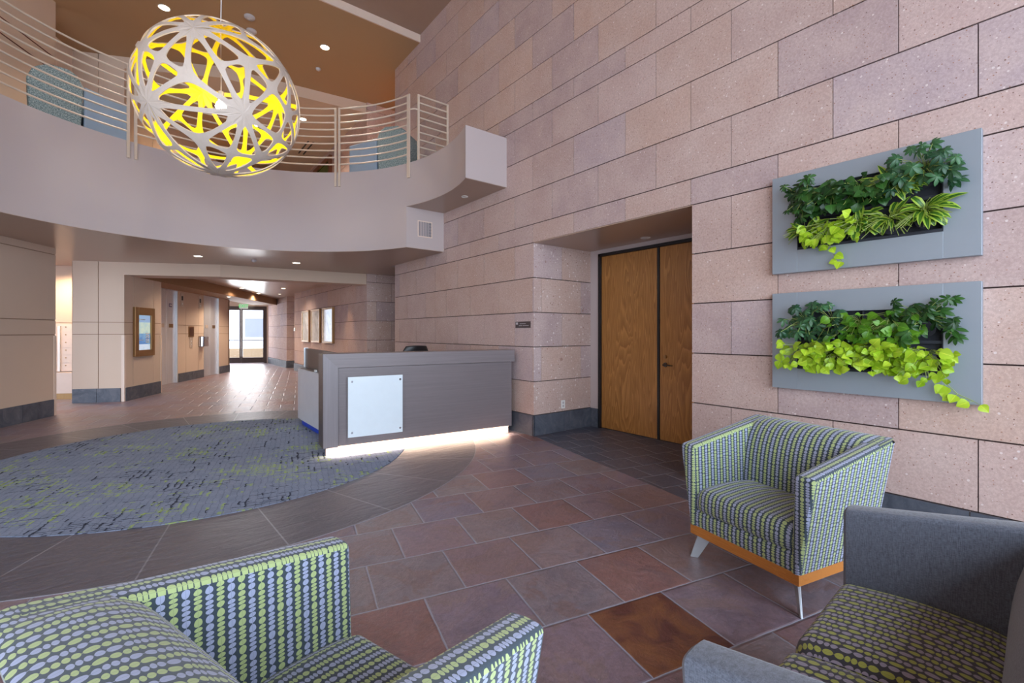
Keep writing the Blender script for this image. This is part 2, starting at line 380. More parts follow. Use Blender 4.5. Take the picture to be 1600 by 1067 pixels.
M['screen'] = None
M['green'] = emit('exit_green', srgb(60, 190, 100), 1.2)
M['signwhite'] = plain('exit_face', srgb(236, 246, 238), .4)
M['asphalt'] = plain('pavement', srgb(225, 225, 228), .9)
M['tanwall'] = plain('tan_garden_wall', srgb(206, 178, 140), .9)
M['facade'] = plain('pale_facade', srgb(236, 232, 234), .9)
M['dkwin'] = plain('dark_window', srgb(150, 152, 164), .3)
M['bark'] = plain('bark', srgb(140, 126, 118), .9)
M['redline'] = plain('dark_wood_strip', srgb(92, 40, 24), .6)

# ------------------------------------------------------------------ mesh helpers
class MB:
    def __init__(s): s.v = []; s.f = []; s.m = []; s.uv = []; s.t = []
    def vert(s, p): s.v.append(tuple(p)); return len(s.v) - 1
    def face(s, idx, mi=0, uv=None, t=0.0):
        s.f.append(list(idx)); s.m.append(mi); s.uv.append(uv); s.t.append(t)
    def quad(s, a, b, c, d, mi=0, uv=None, t=0.0):
        i = [s.vert(p) for p in (a, b, c, d)]; s.face(i, mi, uv, t)
    def hexa(s, bot, top, mi=0, t=0.0):
        b = [s.vert(p) for p in bot]; u = [s.vert(p) for p in top]; n = len(b)
        s.face(b[::-1], mi, None, t); s.face(u, mi, None, t)
        for i in range(n):
            j = (i + 1) % n; s.face([b[i], b[j], u[j], u[i]], mi, None, t)
    def box(s, x0, x1, y0, y1, z0, z1, mi=0, M4=None, t=0.0):
        P = [(x0, y0), (x1, y0), (x1, y1), (x0, y1)]
        bo = [Vector((x, y, z0)) for x, y in P]; to = [Vector((x, y, z1)) for x, y in P]
        if M4 is not None: bo = [M4 @ p for p in bo]; to = [M4 @ p for p in to]
        s.hexa(bo, to, mi, t)
    def prism(s, poly, z0, z1, mi=0):
        s.hexa([(x, y, z0) for x, y in poly], [(x, y, z1) for x, y in poly], mi)
    def cyl(s, p0, p1, r0, r1=None, n=12, mi=0, caps=True):
        r1 = r0 if r1 is None else r1
        p0 = Vector(p0); p1 = Vector(p1); d = (p1 - p0).normalized()
        a = d.orthogonal().normalized(); b = d.cross(a)
        A = []; B = []
        for i in range(n):
            w = 2 * PI * i / n; o = a * math.cos(w) + b * math.sin(w)
            A.append(s.vert(p0 + o * r0)); B.append(s.vert(p1 + o * r1))
        for i in range(n):
            j = (i + 1) % n; s.face([A[i], A[j], B[j], B[i]], mi)
        if caps: s.face(A[::-1], mi); s.face(B, mi)
    def tube(s, pts, r, n=8, mi=0):
        pts = [Vector(p) for p in pts]; rings = []
        up = Vector((0, 0, 1))
        for i, p in enumerate(pts):
            d = (pts[min(i + 1, len(pts) - 1)] - pts[max(i - 1, 0)]).normalized()
            a = d.cross(up)
            if a.length < 1e-3: a = d.cross(Vector((1, 0, 0)))
            a.normalize(); b = a.cross(d)
            rr = r(i / (len(pts) - 1)) if callable(r) else r
            rings.append([s.vert(p + (a * math.cos(2 * PI * k / n) + b * math.sin(2 * PI * k / n)) * rr) for k in range(n)])
        for A, B in zip(rings, rings[1:]):
            for k in range(n):
                j = (k + 1) % n; s.face([A[k], A[j], B[j], B[k]], mi)
        s.face(rings[0][::-1], mi); s.face(rings[-1], mi)
    def lathe(s, c, prof, n=24, mi=0):
        c = Vector(c); R = []
        for r, z in prof: R.append([s.vert(c + Vector((r * math.cos(2 * PI * k / n), r * math.sin(2 * PI * k / n), z))) for k in range(n)])
        for A, B in zip(R, R[1:]):
            for k in range(n):
                j = (k + 1) % n; s.face([A[k], A[j], B[j], B[k]], mi)
        s.face(R[0][::-1], mi); s.face(R[-1], mi)
    def grid(s, P, mi=0, UV=None, t=0.0, flip=False):
        I = [[s.vert(p) for p in row] for row in P]
        for i in range(len(P) - 1):
            for j in range(len(P[0]) - 1):
                q = [(i, j), (i + 1, j), (i + 1, j + 1), (i, j + 1)]
                if flip: q = q[::-1]
                s.face([I[a][b] for a, b in q], mi, [UV[a][b] for a, b in q] if UV else None, t)
        return I
    def build(s, name, mats, parent=None, smooth=None, loc=None, weld=False, bevel=0.0):
        me = bpy.data.meshes.new(name); me.from_pydata(s.v, [], s.f)
        if not isinstance(mats, (list, tuple)): mats = [mats]
        for m in mats: me.materials.append(m)
        me.polygons.foreach_set('material_index', s.m)
        if any(u is not None for u in s.uv):
            L = me.uv_layers.new(name='UVMap'); k = 0
            for f, u in zip(s.f, s.uv):
                for i in range(len(f)):
                    L.data[k].uv = u[i] if u is not None else (0, 0); k += 1
        if any(s.t):
            A = me.attributes.new('tint', 'FLOAT', 'CORNER'); k = 0
            for f, t in zip(s.f, s.t):
                for i in range(len(f)): A.data[k].value = t; k += 1
        if weld or True:
            bm = bmesh.new(); bm.from_mesh(me)
            if weld: bmesh.ops.remove_doubles(bm, verts=bm.verts, dist=1e-5)
            if weld != 'nonorm': bmesh.ops.recalc_face_normals(bm, faces=bm.faces)
            bm.to_mesh(me); bm.free()
        o = bpy.data.objects.new(name, me); COL.objects.link(o)
        if parent is not None: o.parent = parent
        if loc is not None: o.location = loc
        if smooth is not None:
            for p in me.polygons: p.use_smooth = True
            try: me.set_sharp_from_angle(angle=rad(smooth))
            except Exception: pass
        if bevel:
            b = o.modifiers.new('b', 'BEVEL'); b.width = bevel; b.segments = 2; b.limit_method = 'ANGLE'
        return o
def tag(o, label, cat, group=None, kind=None):
    o['label'] = label; o['category'] = cat
    if group: o['group'] = group
    if kind: o['kind'] = kind
    return o
def empty(name, loc, label, cat, group=None, rz=0.0):
    o = bpy.data.objects.new(name, None); COL.objects.link(o); o.location = loc; o.rotation_euler = (0, 0, rz)
    o.empty_display_size = .1
    return tag(o, label, cat, group)
def struct(o): o['kind'] = 'structure'; return o
def copy_tree(o, parent=None):
    c = o.copy(); COL.objects.link(c); c.parent = parent
    for ch in list(o.children): copy_tree(ch, c)
    return c
def frame3(p, ang):
    """matrix: local x along plan angle ang, local y = left of it, z up"""
    return Matrix.Translation(Vector(p)) @ Matrix.Rotation(ang, 4, 'Z')

# ------------------------------------------------------------------ setting: constants
W = 3.963                       # stone wall plane
E1 = rad(90 - 26.1)             # plan angle of the elevator wall direction
e1 = Vector((math.cos(E1), math.sin(E1), 0)); ex = Vector((e1.y, -e1.x, 0))   # ex: 90 deg to the right of e1
CZ = 2.76; FZ = 4.13; HZ = 6.83; TZ = 6.97
CX0, CY0, CR = .69, 6.09, 2.73   # balcony arc

# stone walls --------------------------------------------------------------
CRS = [0, .27, .715, 1.175, 1.635, 2.095, 2.555, 2.80, 3.25, 3.71, 4.17, 4.41, 4.85, 5.30, 5.75, 6.2, 6.65, 7.1]
PAR = [1, 1, 0, 1, 0, 1, 0, 1, 0, 1, 0, 1, 0, 1, 0, 1, 0]
def stone_wall(name, org, tv, nv, regions, j0=0.0, step=.76, seed=0, courses=CRS, backing=.22, shift=0.0, ins=(0, 0)):
    """blocks as raised slabs on a dark backing; tv tangent, nv outward normal, joints at j0 (+step/2 on alternate courses)"""
    mb = MB(); org = Vector(org); tv = Vector(tv); nv = Vector(nv); up = Vector((0, 0, 1)); g = .0050; dep = .012
    P = lambda s, z, d=0.0: org + tv * s + up * (z) + nv * d
    for (s0, s1, z0, z1) in regions:
        for ci in range(len(courses) - 1):
            c0, c1 = courses[ci] + shift, courses[ci + 1] + shift
            a0, a1 = max(c0, z0), min(c1, z1)
            if a1 - a0 < .02: continue
            ph = j0 + (step / 2 if PAR[ci] else 0)
            k = math.floor((s0 - ph) / step)
            while ph + k * step < s1:
                b0, b1 = ph + k * step, ph + (k + 1) * step
                x0, x1 = max(b0, s0), min(b1, s1)
                if x1 - x0 > .01:
                    rnd = random.Random(hash((seed, ci, k)) & 0xffff).random()
                    gx0 = g * .6 if b0 >= s0 else 0; gx1 = g * .6 if b1 <= s1 else 0
                    gz0 = g if abs(a0 - c0) < 1e-6 and a0 > .01 else 0; gz1 = g if abs(a1 - c1) < 1e-6 else 0
                    q = [(x0 + gx0, a0 + gz0), (x1 - gx1, a0 + gz0), (x1 - gx1, a1 - gz1), (x0 + gx0, a1 - gz1)]
                    fr = [P(s, z) for s, z in q]; bk = [P(s, z, -dep) for s, z in q]
                    mb.quad(*fr, mi=0, t=.001 + rnd)
                    for i in range(4):
                        if (i == 3 and b0 < s0) or (i == 1 and b1 > s1): continue   # clipped at a wall corner
                        j = (i + 1) % 4; mb.quad(fr[i], bk[i], bk[j], fr[j], mi=0, t=.001 + rnd)
                k += 1
        a_, b_ = s0 + ins[0], s1 - ins[1]; zb_ = z0 + (.012 if z0 > 0 else 0)
        bo = [P(a_, zb_, -dep), P(b_, zb_, -dep), P(b_, zb_, -backing), P(a_, zb_, -backing)]
        to = [p + up * (z1 - zb_) for p in bo]
        mb.hexa(bo, to, 1)
    o = mb.build(name, [M['stone'], M['joint']], weld='nonorm' if False else False)
    return struct(o)
stone_wall('wall_stone', (W, 0, 0), (0, 1, 0), (-1, 0, 0),
           [(-3.2, 2.36, 0, TZ), (2.36, 4.63, 2.555, TZ), (4.63, 9.06, 0, TZ)], j0=.852, seed=1, ins=(.013, .013))
stone_wall('wall_recess', (0, 4.63, 0), (1, 0, 0), (0, -1, 0), [(W, 5.06, 0, 2.555)], j0=.30, seed=2, ins=(.013, -.15))
stone_wall('wall_recess_near', (0, 2.36, 0), (1, 0, 0), (0, 1, 0), [(W, 5.06, 0, 2.555)], j0=.30, seed=3, backing=.1, ins=(.013, 0))
stone_wall('wall_hall_return', (0, 9.06, 0), (1, 0, 0), (0, 1, 0), [(W, 7.2, 0, HZ)], j0=.1, seed=4, backing=.1, ins=(.013, 0))
stone_wall('wall_hall_face', (0, 10.75, 0), (1, 0, 0), (0, -1, 0), [(4.0, 7.2, 0, HZ)], j0=.43, seed=5, shift=.01, ins=(.013, 0))
stone_wall('wall_gallery', (4.0, 0, 0), (0, 1, 0), (-1, 0, 0), [(10.75, 17.9, 0, HZ)], j0=.1, seed=6, shift=.01, step=1.2, ins=(.013, .013))
stone_wall('wall_niche', (0, 19.35, 0), (1, 0, 0), (0, -1, 0), [(4.05, 5.0, 0, CZ)], j0=.1, seed=7, ins=(.013, 0))
stone_wall('wall_niche_near', (0, 17.9, 0), (1, 0, 0), (0, 1, 0), [(4.0, 5.0, 0, CZ)], j0=.1, seed=9, backing=.1, ins=(.013, 0))
stone_wall('wall_entry', (4.05, 0, 0), (0, 1, 0), (-1, 0, 0), [(19.35, 23.6, 0, CZ)], j0=.1, seed=8, step=1.2, ins=(.013, 0))
mb = MB(); mb.box(7.2, 7.3, 9.06, 10.75, 0, HZ); mb.box(5.0, 5.1, 17.9, 19.35, 0, CZ)
struct(mb.build('wall_hall_end', M['panel']))
mb = MB(); mb.box(4.0, 4.2, 17.9, 27, FZ, HZ)
struct(mb.build('wall_gallery_upper', M['plaster']))

# slate baseboards -----------------------------------------------------------
def baseboard(name, runs, hgt=.268, th=.02, step=.61):
    mb = MB()
    for (p0, p1, nv) in runs:
        p0 = Vector((*p0, 0)); p1 = Vector((*p1, 0)); d = (p1 - p0); L = d.length; d.normalize(); nv = Vector((*nv, 0)).normalized()
        n = max(1, round(L / step))
        for i in range(n):
            a = p0 + d * (L * i / n + .003); b = p0 + d * (L * (i + 1) / n - .003)
            bo = [a, b, b + nv * th, a + nv * th]; mb.hexa(bo, [q + Vector((0, 0, hgt)) for q in bo])
        a, b = p0, p1; bo = [a, b, b + nv * th * .5, a + nv * th * .5]
        mb.hexa(bo, [q + Vector((0, 0, hgt - .004)) for q in bo], 1)
    return struct(mb.build(name, [M['base'], plain('base_grout', srgb(132, 128, 126), .9)]))
baseboard('baseboard_right', [((W, 4.61), (W, 9.06), (-1, 0)), ((W - .02, 4.63), (5.06, 4.63), (0, -1)), ((5.06, 4.6), (5.06, 4.47), (-1, 0)), ((W, -3.2), (W, 2.36), (-1, 0))])
baseboard('baseboard_far', [((4.0, 10.75), (7.2, 10.75), (0, -1)), ((4.0, 10.73), (4.0, 17.9), (-1, 0)), ((4.03, 19.35), (5.0, 19.35), (0, -1)), ((4.05, 19.35), (4.05, 23.0), (-1, 0))])

# floor ----------------------------------------------------------------------
mb = MB(); mb.box(-10, 8, -4, 24.5, -.12, 0)
struct(mb.build('floor', M['floor']))
mb = MB()
mb.prism([(W + .0, 4.63), (3.95, 4.60), (3.44, 2.10), (3.27, 1.27), (3.18, .83), (W, .65), (W, 2.36), (5.2, 2.36), (5.2, 4.63)], .0005, .002)
struct(mb.build('floor_slate_inlay', M['floor_dark']))
def annulus(name, r0, r1, z0, z1, m, cx=.53, cy=6.15, n=120):
    mb = MB(); R = []
    for k in range(n):
        a = 2 * PI * k / n; c, s = math.cos(a), math.sin(a)
        R.append([mb.vert((cx + r * c, cy + r * s, z)) for r, z in ((r0, z0), (r0, z1), (r1, z1), (r1, z0))])
    for k in range(n):
        A, B = R[k], R[(k + 1) % n]
        for i in range(3): mb.face([A[i], B[i], B[i + 1], A[i + 1]])
    return mb.build(name, m)
struct(annulus('floor_border', 2.10, 2.945, 0, .003, M['ring']))
mb = MB(); n = 120
mb.prism([(.53 + 2.11 * math.cos(2 * PI * k / n), 6.15 + 2.11 * math.sin(2 * PI * k / n)) for k in range(n)], .0, .007)
tag(mb.build('round_carpet', M['carpet']), 'round blue-grey carpet with lime and black streaks, inlaid in the slate floor', 'carpet')

# balcony slab ----------------------------------------------------------------
def arc(a0, a1, n, r=CR): return [(CX0 + r * math.cos(rad(a0 + (a1 - a0) * i / n)), CY0 + r * math.sin(rad(a0 + (a1 - a0) * i / n))) for i in range(n + 1)]
LFT = [(-4.6, 5.9), (-5.4, 26), (7.2, 26), (7.2, 9.3), (W + .01, 9.3)]
up_poly = arc(-18.6, 184, 90) + [(-4.6, 5.9)] + LFT[1:] + [(W + .01, 5.22)]
mb = MB(); mb.prism(up_poly, 3.43, FZ); struct(mb.build('wall_balcony_upper', M['plaster'], smooth=30))
lo_poly = arc(19.6, 140.5, 60) + [(-3.4, 8.8), (-5.4, 26), (7.2, 26), (7.2, 9.3), (W + .01, 9.3), (W + .01, 7.02)]
mb = MB(); mb.prism(lo_poly, CZ + .004, 3.43); struct(mb.build('wall_balcony_lower', M['plaster'], smooth=30))
lo_in = [(x, y) for x, y in arc(19.6, 140.5, 60, CR + .001)] + [(-3.4, 8.805), (-5.4, 26), (7.2, 26), (7.2, 9.3), (W, 9.3), (W, 7.025)]
mb = MB(); mb.prism(lo_in, CZ, CZ + .004); struct(mb.build('ceiling_lower', M['ceil_lo']))
up_in = arc(-18.4, 19.4, 24, CR + .002) + [(W, 7.01), (W, 5.225)]
mb = MB(); mb.prism(up_in, 3.426, 3.43); struct(mb.build('ceiling_balcony_end', M['ceil_lo']))
mb = MB(); mb.prism(arc(-18, 184, 60, CR + .1) + [(-4.5, 6.1), (-5.2, 25), (7.1, 25), (7.1, 9.4), (3.9, 9.4), (3.9, 5.4)], FZ, FZ + .006)
struct(mb.build('floor_upper', plain('upper_carpet', srgb(110, 100, 96), .95)))

# elevator-side walls -----------------------------------------------------------
def panel_wall(name, p0, p1, z0, z1, th=.12, hor=(1.33, 1.57, 2.65), ver=(), base=True, side=-1, mat='panel', guard0=False, guard1=False, gz=1.31):
    """fabric panel wall from p0 to p1; th extends to the left of the run; grooves are real gaps over a backing"""
    p0 = Vector((*p0, 0)); p1 = Vector((*p1, 0)); L = (p1 - p0).length; d = (p1 - p0).normalized()
    F = Matrix.Translation(p0) @ Matrix.Rotation(math.atan2(d.y, d.x), 4, 'Z')
    mb = MB(); g = .006; fd = .012
    mb.box(0, L, fd, th, z0, z1, 1, F)
    zs = [z0] + [z for z in hor if z0 < z < z1] + [z1]; xs = [0] + list(ver) + [L]
    for a, b in zip(xs, xs[1:]):
        for c, e in zip(zs, zs[1:]):
            mb.box(a + (g if a > 0 else 0), b - (g if b < L else 0), 0, fd + .001, c + (g if c > z0 else 0), e - (g if e < z1 else 0), 0, F)
    for flag, xx in ((guard0, 0), (guard1, L - .045)):
        if flag: mb.box(xx, xx + .045, -.008, .0, z0, gz, 2, F)
    if guard1: mb.box(L, L + .006, -.008, .06, z0, gz, 2, F)
    if guard0: mb.box(-.006, 0, -.008, .06, z0, gz, 2, F)
    o = struct(mb.build(name, [M[mat], M['reveal'], M['guard']]))
    return o
# left wall (side facing the lobby is its right side when walking away => run from far to near keeps it on the left)
LW_far = (-1.28, 10.66); LW_near = (LW_far[0] - e1.x * 16.2, LW_far[1] - e1.y * 16.2)
def rvec(v): return (v.x, v.y)
# runs are drawn far -> near mirrored: th must extend away from the lobby, so go from near to far with th to the left
panel_wall('wall_left', LW_near, LW_far, 0, CZ, th=.18, hor=(1.33, 1.57, 2.65), ver=[16.2 - 3.2, 16.2 - 6.4], guard1=True)
panel_wall('wall_left_upper', LW_near, LW_far, FZ, TZ, th=.18, hor=(), ver=[16.2 - 4.5])
panel_wall('wall_left_high', LW_near, (LW_far[0] - e1.x * 5.2, LW_far[1] - e1.y * 5.2), CZ, FZ, th=.18, hor=(), ver=[])
baseboard('baseboard_left', [(LW_near, (LW_far[0] - e1.x * .06, LW_far[1] - e1.y * .06), (ex.x, ex.y))])
A0 = (-1.24, 12.27); A1 = (-.46, 11.93)
panel_wall('wall_corner', A0, A1, 0, CZ, th=.1, hor=(1.33, 1.57), ver=[.42], guard1=True)
baseboard('baseboard_corner', [(A0, (A1[0] - .05, A1[1] + .022), (-ex.y * -1 * 0 - .4, -.9))], step=.42)
D1 = (A1[0] + e1.x * 1.36, A1[1] + e1.y * 1.36)
panel_wall('wall_directory', A1, D1, 0, 2.51, th=.5, hor=(1.33, 1.57), ver=[.30, 1.03], guard0=False, guard1=True)
baseboard('baseboard_directory', [((A1[0] + e1.x * .03, A1[1] + e1.y * .03), (D1[0] - e1.x * .05, D1[1] - e1.y * .05), (ex.x, ex.y))], step=.66)
# gap behind the corner: mailbox wall
far0 = (-2.6, 13.95); far1 = (-.9, 13.05)
panel_wall('wall_mail', far0, far1, 0, CZ, th=.1, hor=(1.57,), ver=[], mat='panel')
panel_wall('wall_corner_back', (A0[0] + .05, A0[1] + .1), (A0[0] + .55, A0[1] + 1.0), 0, CZ, th=.08, hor=())
# header beam over the lobby mouth: from corner wall end through (1.08,11.12) to the stone wall
mb = MB(); K = (1.08, 11.14); B1 = (4.0, 10.80)
mb.prism([(A1[0], A1[1]), K, B1, (B1[0], B1[1] + .45), (K[0] + .05, K[1] + .5), (A1[0] + .1, A1[1] + .55)], 2.51, CZ)
struct(mb.build('ceiling_header', M['panel']))
# elevator soffit between elevator wall and the directory line
p_end = (4.0, 21.1)
mb = MB(); L0 = Vector((*A1, 0)) + e1 * .4; q1 = L0 + e1 * 10.0
mb.prism([(L0.x, L0.y), (q1.x, q1.y), (q1.x - .9, q1.y + .4), (L0.x - ex.x * .75, L0.y - ex.y * .75)], 2.51, CZ)
struct(mb.build('ceiling_elevator_soffit', plain('soffit_brown', srgb(150, 112, 78), .7)))
EW = (.51, 15.54)
Fel = frame3((EW[0], EW[1], 0), E1)      # local x = s along the wall, local -y = towards corridor
def elwall(name, s0, s1, z0, z1, d0=0.0, ver=(), hor=(1.33, 1.57), **k):
    a = Fel @ Vector((s0, d0, 0)); b = Fel @ Vector((s1, d0, 0))
    return panel_wall(name, (a.x, a.y), (b.x, b.y), z0, z1, hor=hor, ver=ver, **k)
elwall('wall_elevator', 0.03, 1.60, 0, 2.51, ver=[.45, 1.22])
elwall('wall_elevator_near', -2.4, -.93, 0, 2.51, ver=[])
elwall('wall_elevator_far', 2.72, 3.6, 0, 2.51, ver=[])
elwall('wall_elevator_back', -2.4, 3.6, 0, 2.51, d0=.16, hor=())
a = Fel @ Vector((3.6, 0, 0)); b = Fel @ Vector((3.6, 3.5, 0))
panel_wall('wall_elevator_end', (a.x, a.y), (b.x, b.y), 0, CZ, hor=())
def elbase(name, s0, s1):
    a = Fel @ Vector((s0, 0, 0)); b = Fel @ Vector((s1, 0, 0)); baseboard(name, [((a.x, a.y), (b.x, b.y), (ex.x, ex.y))], hgt=.24, step=.8)
elbase('baseboard_elevator', .05, 1.58); elbase('baseboard_elevator_far', 2.74, 3.6)
# elevator doors
def elevator(s0, s1, label, sign):
    p = Fel @ Vector((s0, 0, 0))
    r = empty('elevator_door', p, label, 'elevator door', None, E1)
    w = s1 - s0; h = w / 2
    for k in (0, 1):
        mb = MB(); mb.box(k * h + .004, (k + 1) * h - .004, .05 + .02 * (1 - k) * 0, .085, .005, 2.49)
        leaf = mb.build('door_leaf', M['steel'], r, bevel=.003)
        mb = MB(); c = k * h + h * .5; mb.box(c - .10, c + .10, .042, .0495, 1.50, 1.60)
        mb.build('plate', M['bronze'] if k else M['plate'], leaf)
    mb = MB(); mb.box(-.03, .0, 0, .10, 0, 2.51); mb.box(w, w + .03, 0, .10, 0, 2.51); mb.box(-.03, w + .03, 0, .10, 2.49, 2.51)
    mb.build('door_frame', M['steel'], r)
    if sign:
        mb = MB(); mb.box(h + .13, h + .27, .043, .0495, 2.05, 2.14)
        sg = mb.build('notice', plain('blue_notice', srgb(40, 46, 110), .4), r)
        mb = MB(); mb.box(h + .15, h + .19, .0415, .043, 2.07, 2.12); mb.box(h + .21, h + .25, .0415, .043, 2.07, 2.12)
        mb.build('symbol', M['white'], sg)
    return r
elevator(-.905, .0, 'brushed steel elevator door nearer the lobby, with small blue notice', True)
elevator(1.64, 2.70, 'brushed steel elevator door nearer the glass entrance, beside wall dispenser', False)
# corridor ceiling lit soffit near the entry and entry transom
en = frame3((3.3, 23.4, 0), E1 - PI / 2)   # local x across the entry to the right, local y outwards
# glass entrance
def glass_door(x0, x1, name, label, hx):
    p = en @ Vector((x0, 0, 0)); r = empty(name, p, label, 'door', None, E1 - PI / 2); w = x1 - x0
    r['kind'] = 'structure'
    mb = MB()
    mb.box(0, .06, 0, .05, .01, 2.44); mb.box(w - .06, w, 0, .05, .01, 2.44); mb.box(.06, w - .06, 0, .05, .01, .26); mb.box(.06, w - .06, 0, .05, 2.36, 2.44)
    mb.build('door_frame', M['frame'], r, bevel=.004)
    mb = MB(); mb.box(.06, w - .06, .02, .03, .26, 2.36); mb.build('glass_pane', M['glass'], r)
    mb = MB(); mb.box(.06, w - .06, -.05, -.02, 1.0, 1.04); mb.box(.08, .1, -.03, 0, 1.0, 1.04); mb.box(w - .1, w - .08, -.03, 0, 1.0, 1.04)
    mb.build('push_bar', M['alu'], r)
    return r
glass_door(-1.25, -.27, 'door_1', 'left glazed leaf of the bronze-framed entrance doors at the corridor end', 0)
glass_door(-.26, .69, 'door_2', 'right glazed leaf of the bronze-framed entrance doors at the corridor end', 0)
mb = MB(); mb.box(.69, .79, -.03, .1, 0, 2.53, 0, en); mb.box(-1.35, -1.25, -.03, .1, 0, 2.53, 0, en); mb.box(-1.25, .69, -.03, .1, 2.44, 2.53, 0, en)
struct(mb.build('door_frame_1', M['frame']))
mb = MB(); mb.box(.79, .95, -.02, .12, 0, CZ, 0, en); mb.box(-2.6, -1.35, -.02, .12, 0, CZ, 0, en); mb.box(-1.35, .79, 0, .12, 2.53, CZ, 0, en)
struct(mb.build('wall_entry_end', M['panel']))
# exit sign
p = en @ Vector((-.04, -.35, 2.52))
r = empty('exit_sign', p, 'green and white lit EXIT sign hung above the glass doors', 'sign', None, E1 - PI / 2)
mb = MB(); mb.box(-.17, .17, -.02, .02, -.11, .11); mb.build('housing', M['signwhite'], r)
mb = MB(); mb.cyl((0, 0, .11), (0, 0, .24), .012); mb.build('bracket', M['white'], r)
def text(body, size, loc, rot, mat, parent=None, name='lettering', ext=.001, align='CENTER'):
    cu = bpy.data.curves.new(name, 'FONT'); cu.body = body; cu.size = size; cu.align_x = align; cu.align_y = 'CENTER'; cu.extrude = ext
    o = bpy.data.objects.new(name, cu); COL.objects.link(o); o.location = loc; o.rotation_euler = rot
    cu.materials.append(mat)
    dg = bpy.context.evaluated_depsgraph_get(); dg.update()
    me = bpy.data.meshes.new_from_object(o.evaluated_get(dg)); bpy.data.objects.remove(o)
    o = bpy.data.objects.new(name, me); COL.objects.link(o); o.location = loc; o.rotation_euler = rot
    if not me.materials: me.materials.append(mat)
    if parent: o.parent = parent
    return o
text('EXIT', .19, (0, -.023, 0), (PI / 2, 0, 0), M['green'], r)

# upper storey walls (over the lobby mouth) ---------------------------------------
panel_wall('wall_corner_upper', A0, A1, FZ, HZ, th=.1, hor=(), ver=[.42])
panel_wall('wall_upper_return', (A0[0] - e1.x * 1.7, A0[1] - e1.y * 1.7), (A0[0], A0[1]), FZ, HZ, th=.1, hor=(), mat='guard')
panel_wall('wall_directory_upper', A1, (A1[0] + e1.x * 12, A1[1] + e1.y * 12), FZ, HZ, th=.3, hor=(), ver=[1.0, 2.2, 3.4, 4.6, 5.8])
mb = MB(); mb.prism([(A1[0], A1[1]), K, B1, (7.2, 10.75), (7.2, 26), (-4, 26), (A1[0] + .1, A1[1] + .55)], 6.60, HZ)
struct(mb.build('ceiling_header_upper', M['panel']))
mb = MB(); a = Vector((*A1, 0)) + e1 * .8 + ex * 1.1; b = a + e1 * 9
mb.prism([(a.x, a.y), (b.x, b.y), (b.x - ex.x * 1.2, b.y - ex.y * 1.2), (a.x - ex.x * 1.2, a.y - ex.y * 1.2)], 6.35, 6.60)
struct(mb.build('ceiling_upper_soffit', M['ceil']))
mb = MB(); mb.box(-4, 7.2, 24, 24.1, FZ, HZ); struct(mb.build('wall_far_upper', M['panel']))
# high ceilings
mb = MB(); mb.box(-10, 7.3, 7.93, 26, HZ, TZ + .2); struct(mb.build('ceiling_step', [M['ceil']]))
mb = MB(); mb.box(-10, W + .3, -3.4, 7.93, TZ, TZ + .2); struct(mb.build('ceiling', plain('ceiling_paint_mauve', srgb(158, 130, 114), .6)))
mb = MB(); mb.box(-10, W, 7.905, 7.93, HZ, TZ); struct(mb.build('trim_1', M['guard']))
# dark wood strips on the upper left wall
mb = MB()
FL = Matrix.Translation(Vector((*LW_near, 0))) @ Matrix.Rotation(E1, 4, 'Z')
for z in (5.665, 5.895): mb.box(16.2 - 5.5, 16.19, -.006, .004, z - .008, z + .008, 0, FL)
struct(mb.build('trim_2', M['redline']))
# recess ceiling and back wall with oak doors
mb = MB(); mb.box(W + .0125, 5.2, 2.36, 4.66, 2.550, 2.566); mb.box(W + .24, 5.4, 2.2, 4.9, 2.567, 2.7); mb.box(5.21, 5.4, 2.2, 4.9, 0, 2.567); struct(mb.build('ceiling_recess_and_seal', M['ceil_lo']))  # the outer boxes are unseen, added to stop daylight leaking in
mb = MB(); mb.box(5.06, 5.2, 4.46, 4.63, 0, 2.56); mb.box(5.06, 5.2, 2.36, 4.46, 2.49, 2.56); mb.box(5.06, 5.2, 2.36, 2.50, 0, 2.49)
struct(mb.build('wall_recess_back', M['plaster']))
mb = MB(); mb.box(5.03, 5.12, 4.42, 4.46, 0, 2.49); mb.box(5.03, 5.12, 2.50, 4.46, 2.45, 2.49); mb.box(5.03, 5.12, 2.50, 2.54, 0, 2.49)
struct(mb.build('door_frame_2', M['black'], bevel=.003))
mb = MB(); mb.box(5.07, 5.12, 2.54, 4.42, .0, .012); struct(mb.build('trim_3', M['black']))
def oak_door(y0, y1, lab, name, lever):
    r = empty(name, (5.06, y0, .012), lab, 'door'); r['kind'] = 'structure'
    w = y1 - y0
    mb = MB(); mb.box(0, .045, .003, w - .003, 0, 2.435); mb.build('door_leaf', M['oak'], r, bevel=.002)
    if lever:
        yy = w - .085
        mb = MB(); mb.cyl((0, yy, .95), (-.012, yy, .95), .028, n=20); mb.cyl((-.012, yy, .95), (-.05, yy, .95), .010, n=12)
        mb.tube([(-.05, yy + .005, .95), (-.055, yy - .04, .951), (-.052, yy - .09, .947), (-.045, yy - .125, .945)], lambda t: .011 - .004 * t, 10)
        mb.build('lever_handle', plain('dark_bronze', srgb(110, 96, 84), .25, .9), r, smooth=40)
        mb = MB(); mb.cyl((0, yy, 1.05), (-.02, yy, 1.05), .024, .02, 20); mb.cyl((-.02, yy, 1.05), (-.024, yy, 1.05), .012, n=12)
        mb.build('lock_cylinder', M['bronze'], r, smooth=40)
    mb = MB()
    hy = w - .0 if not lever else .0
    for z in (.25, .95, 1.55, 2.25): mb.cyl((-.008, hy, z - .06), (-.008, hy, z + .06), .009, n=10)
    if not lever: mb.build('hinge', M['black'], r)
    return r
oak_door(3.494, 4.42, 'wide oak veneer door leaf beside the slate-based stone return, without a handle', 'door_3', False)
mb = MB(); mb.box(5.052, 5.11, 3.460, 3.492, .012, 2.45); struct(mb.build('door_frame_3', M['black']))
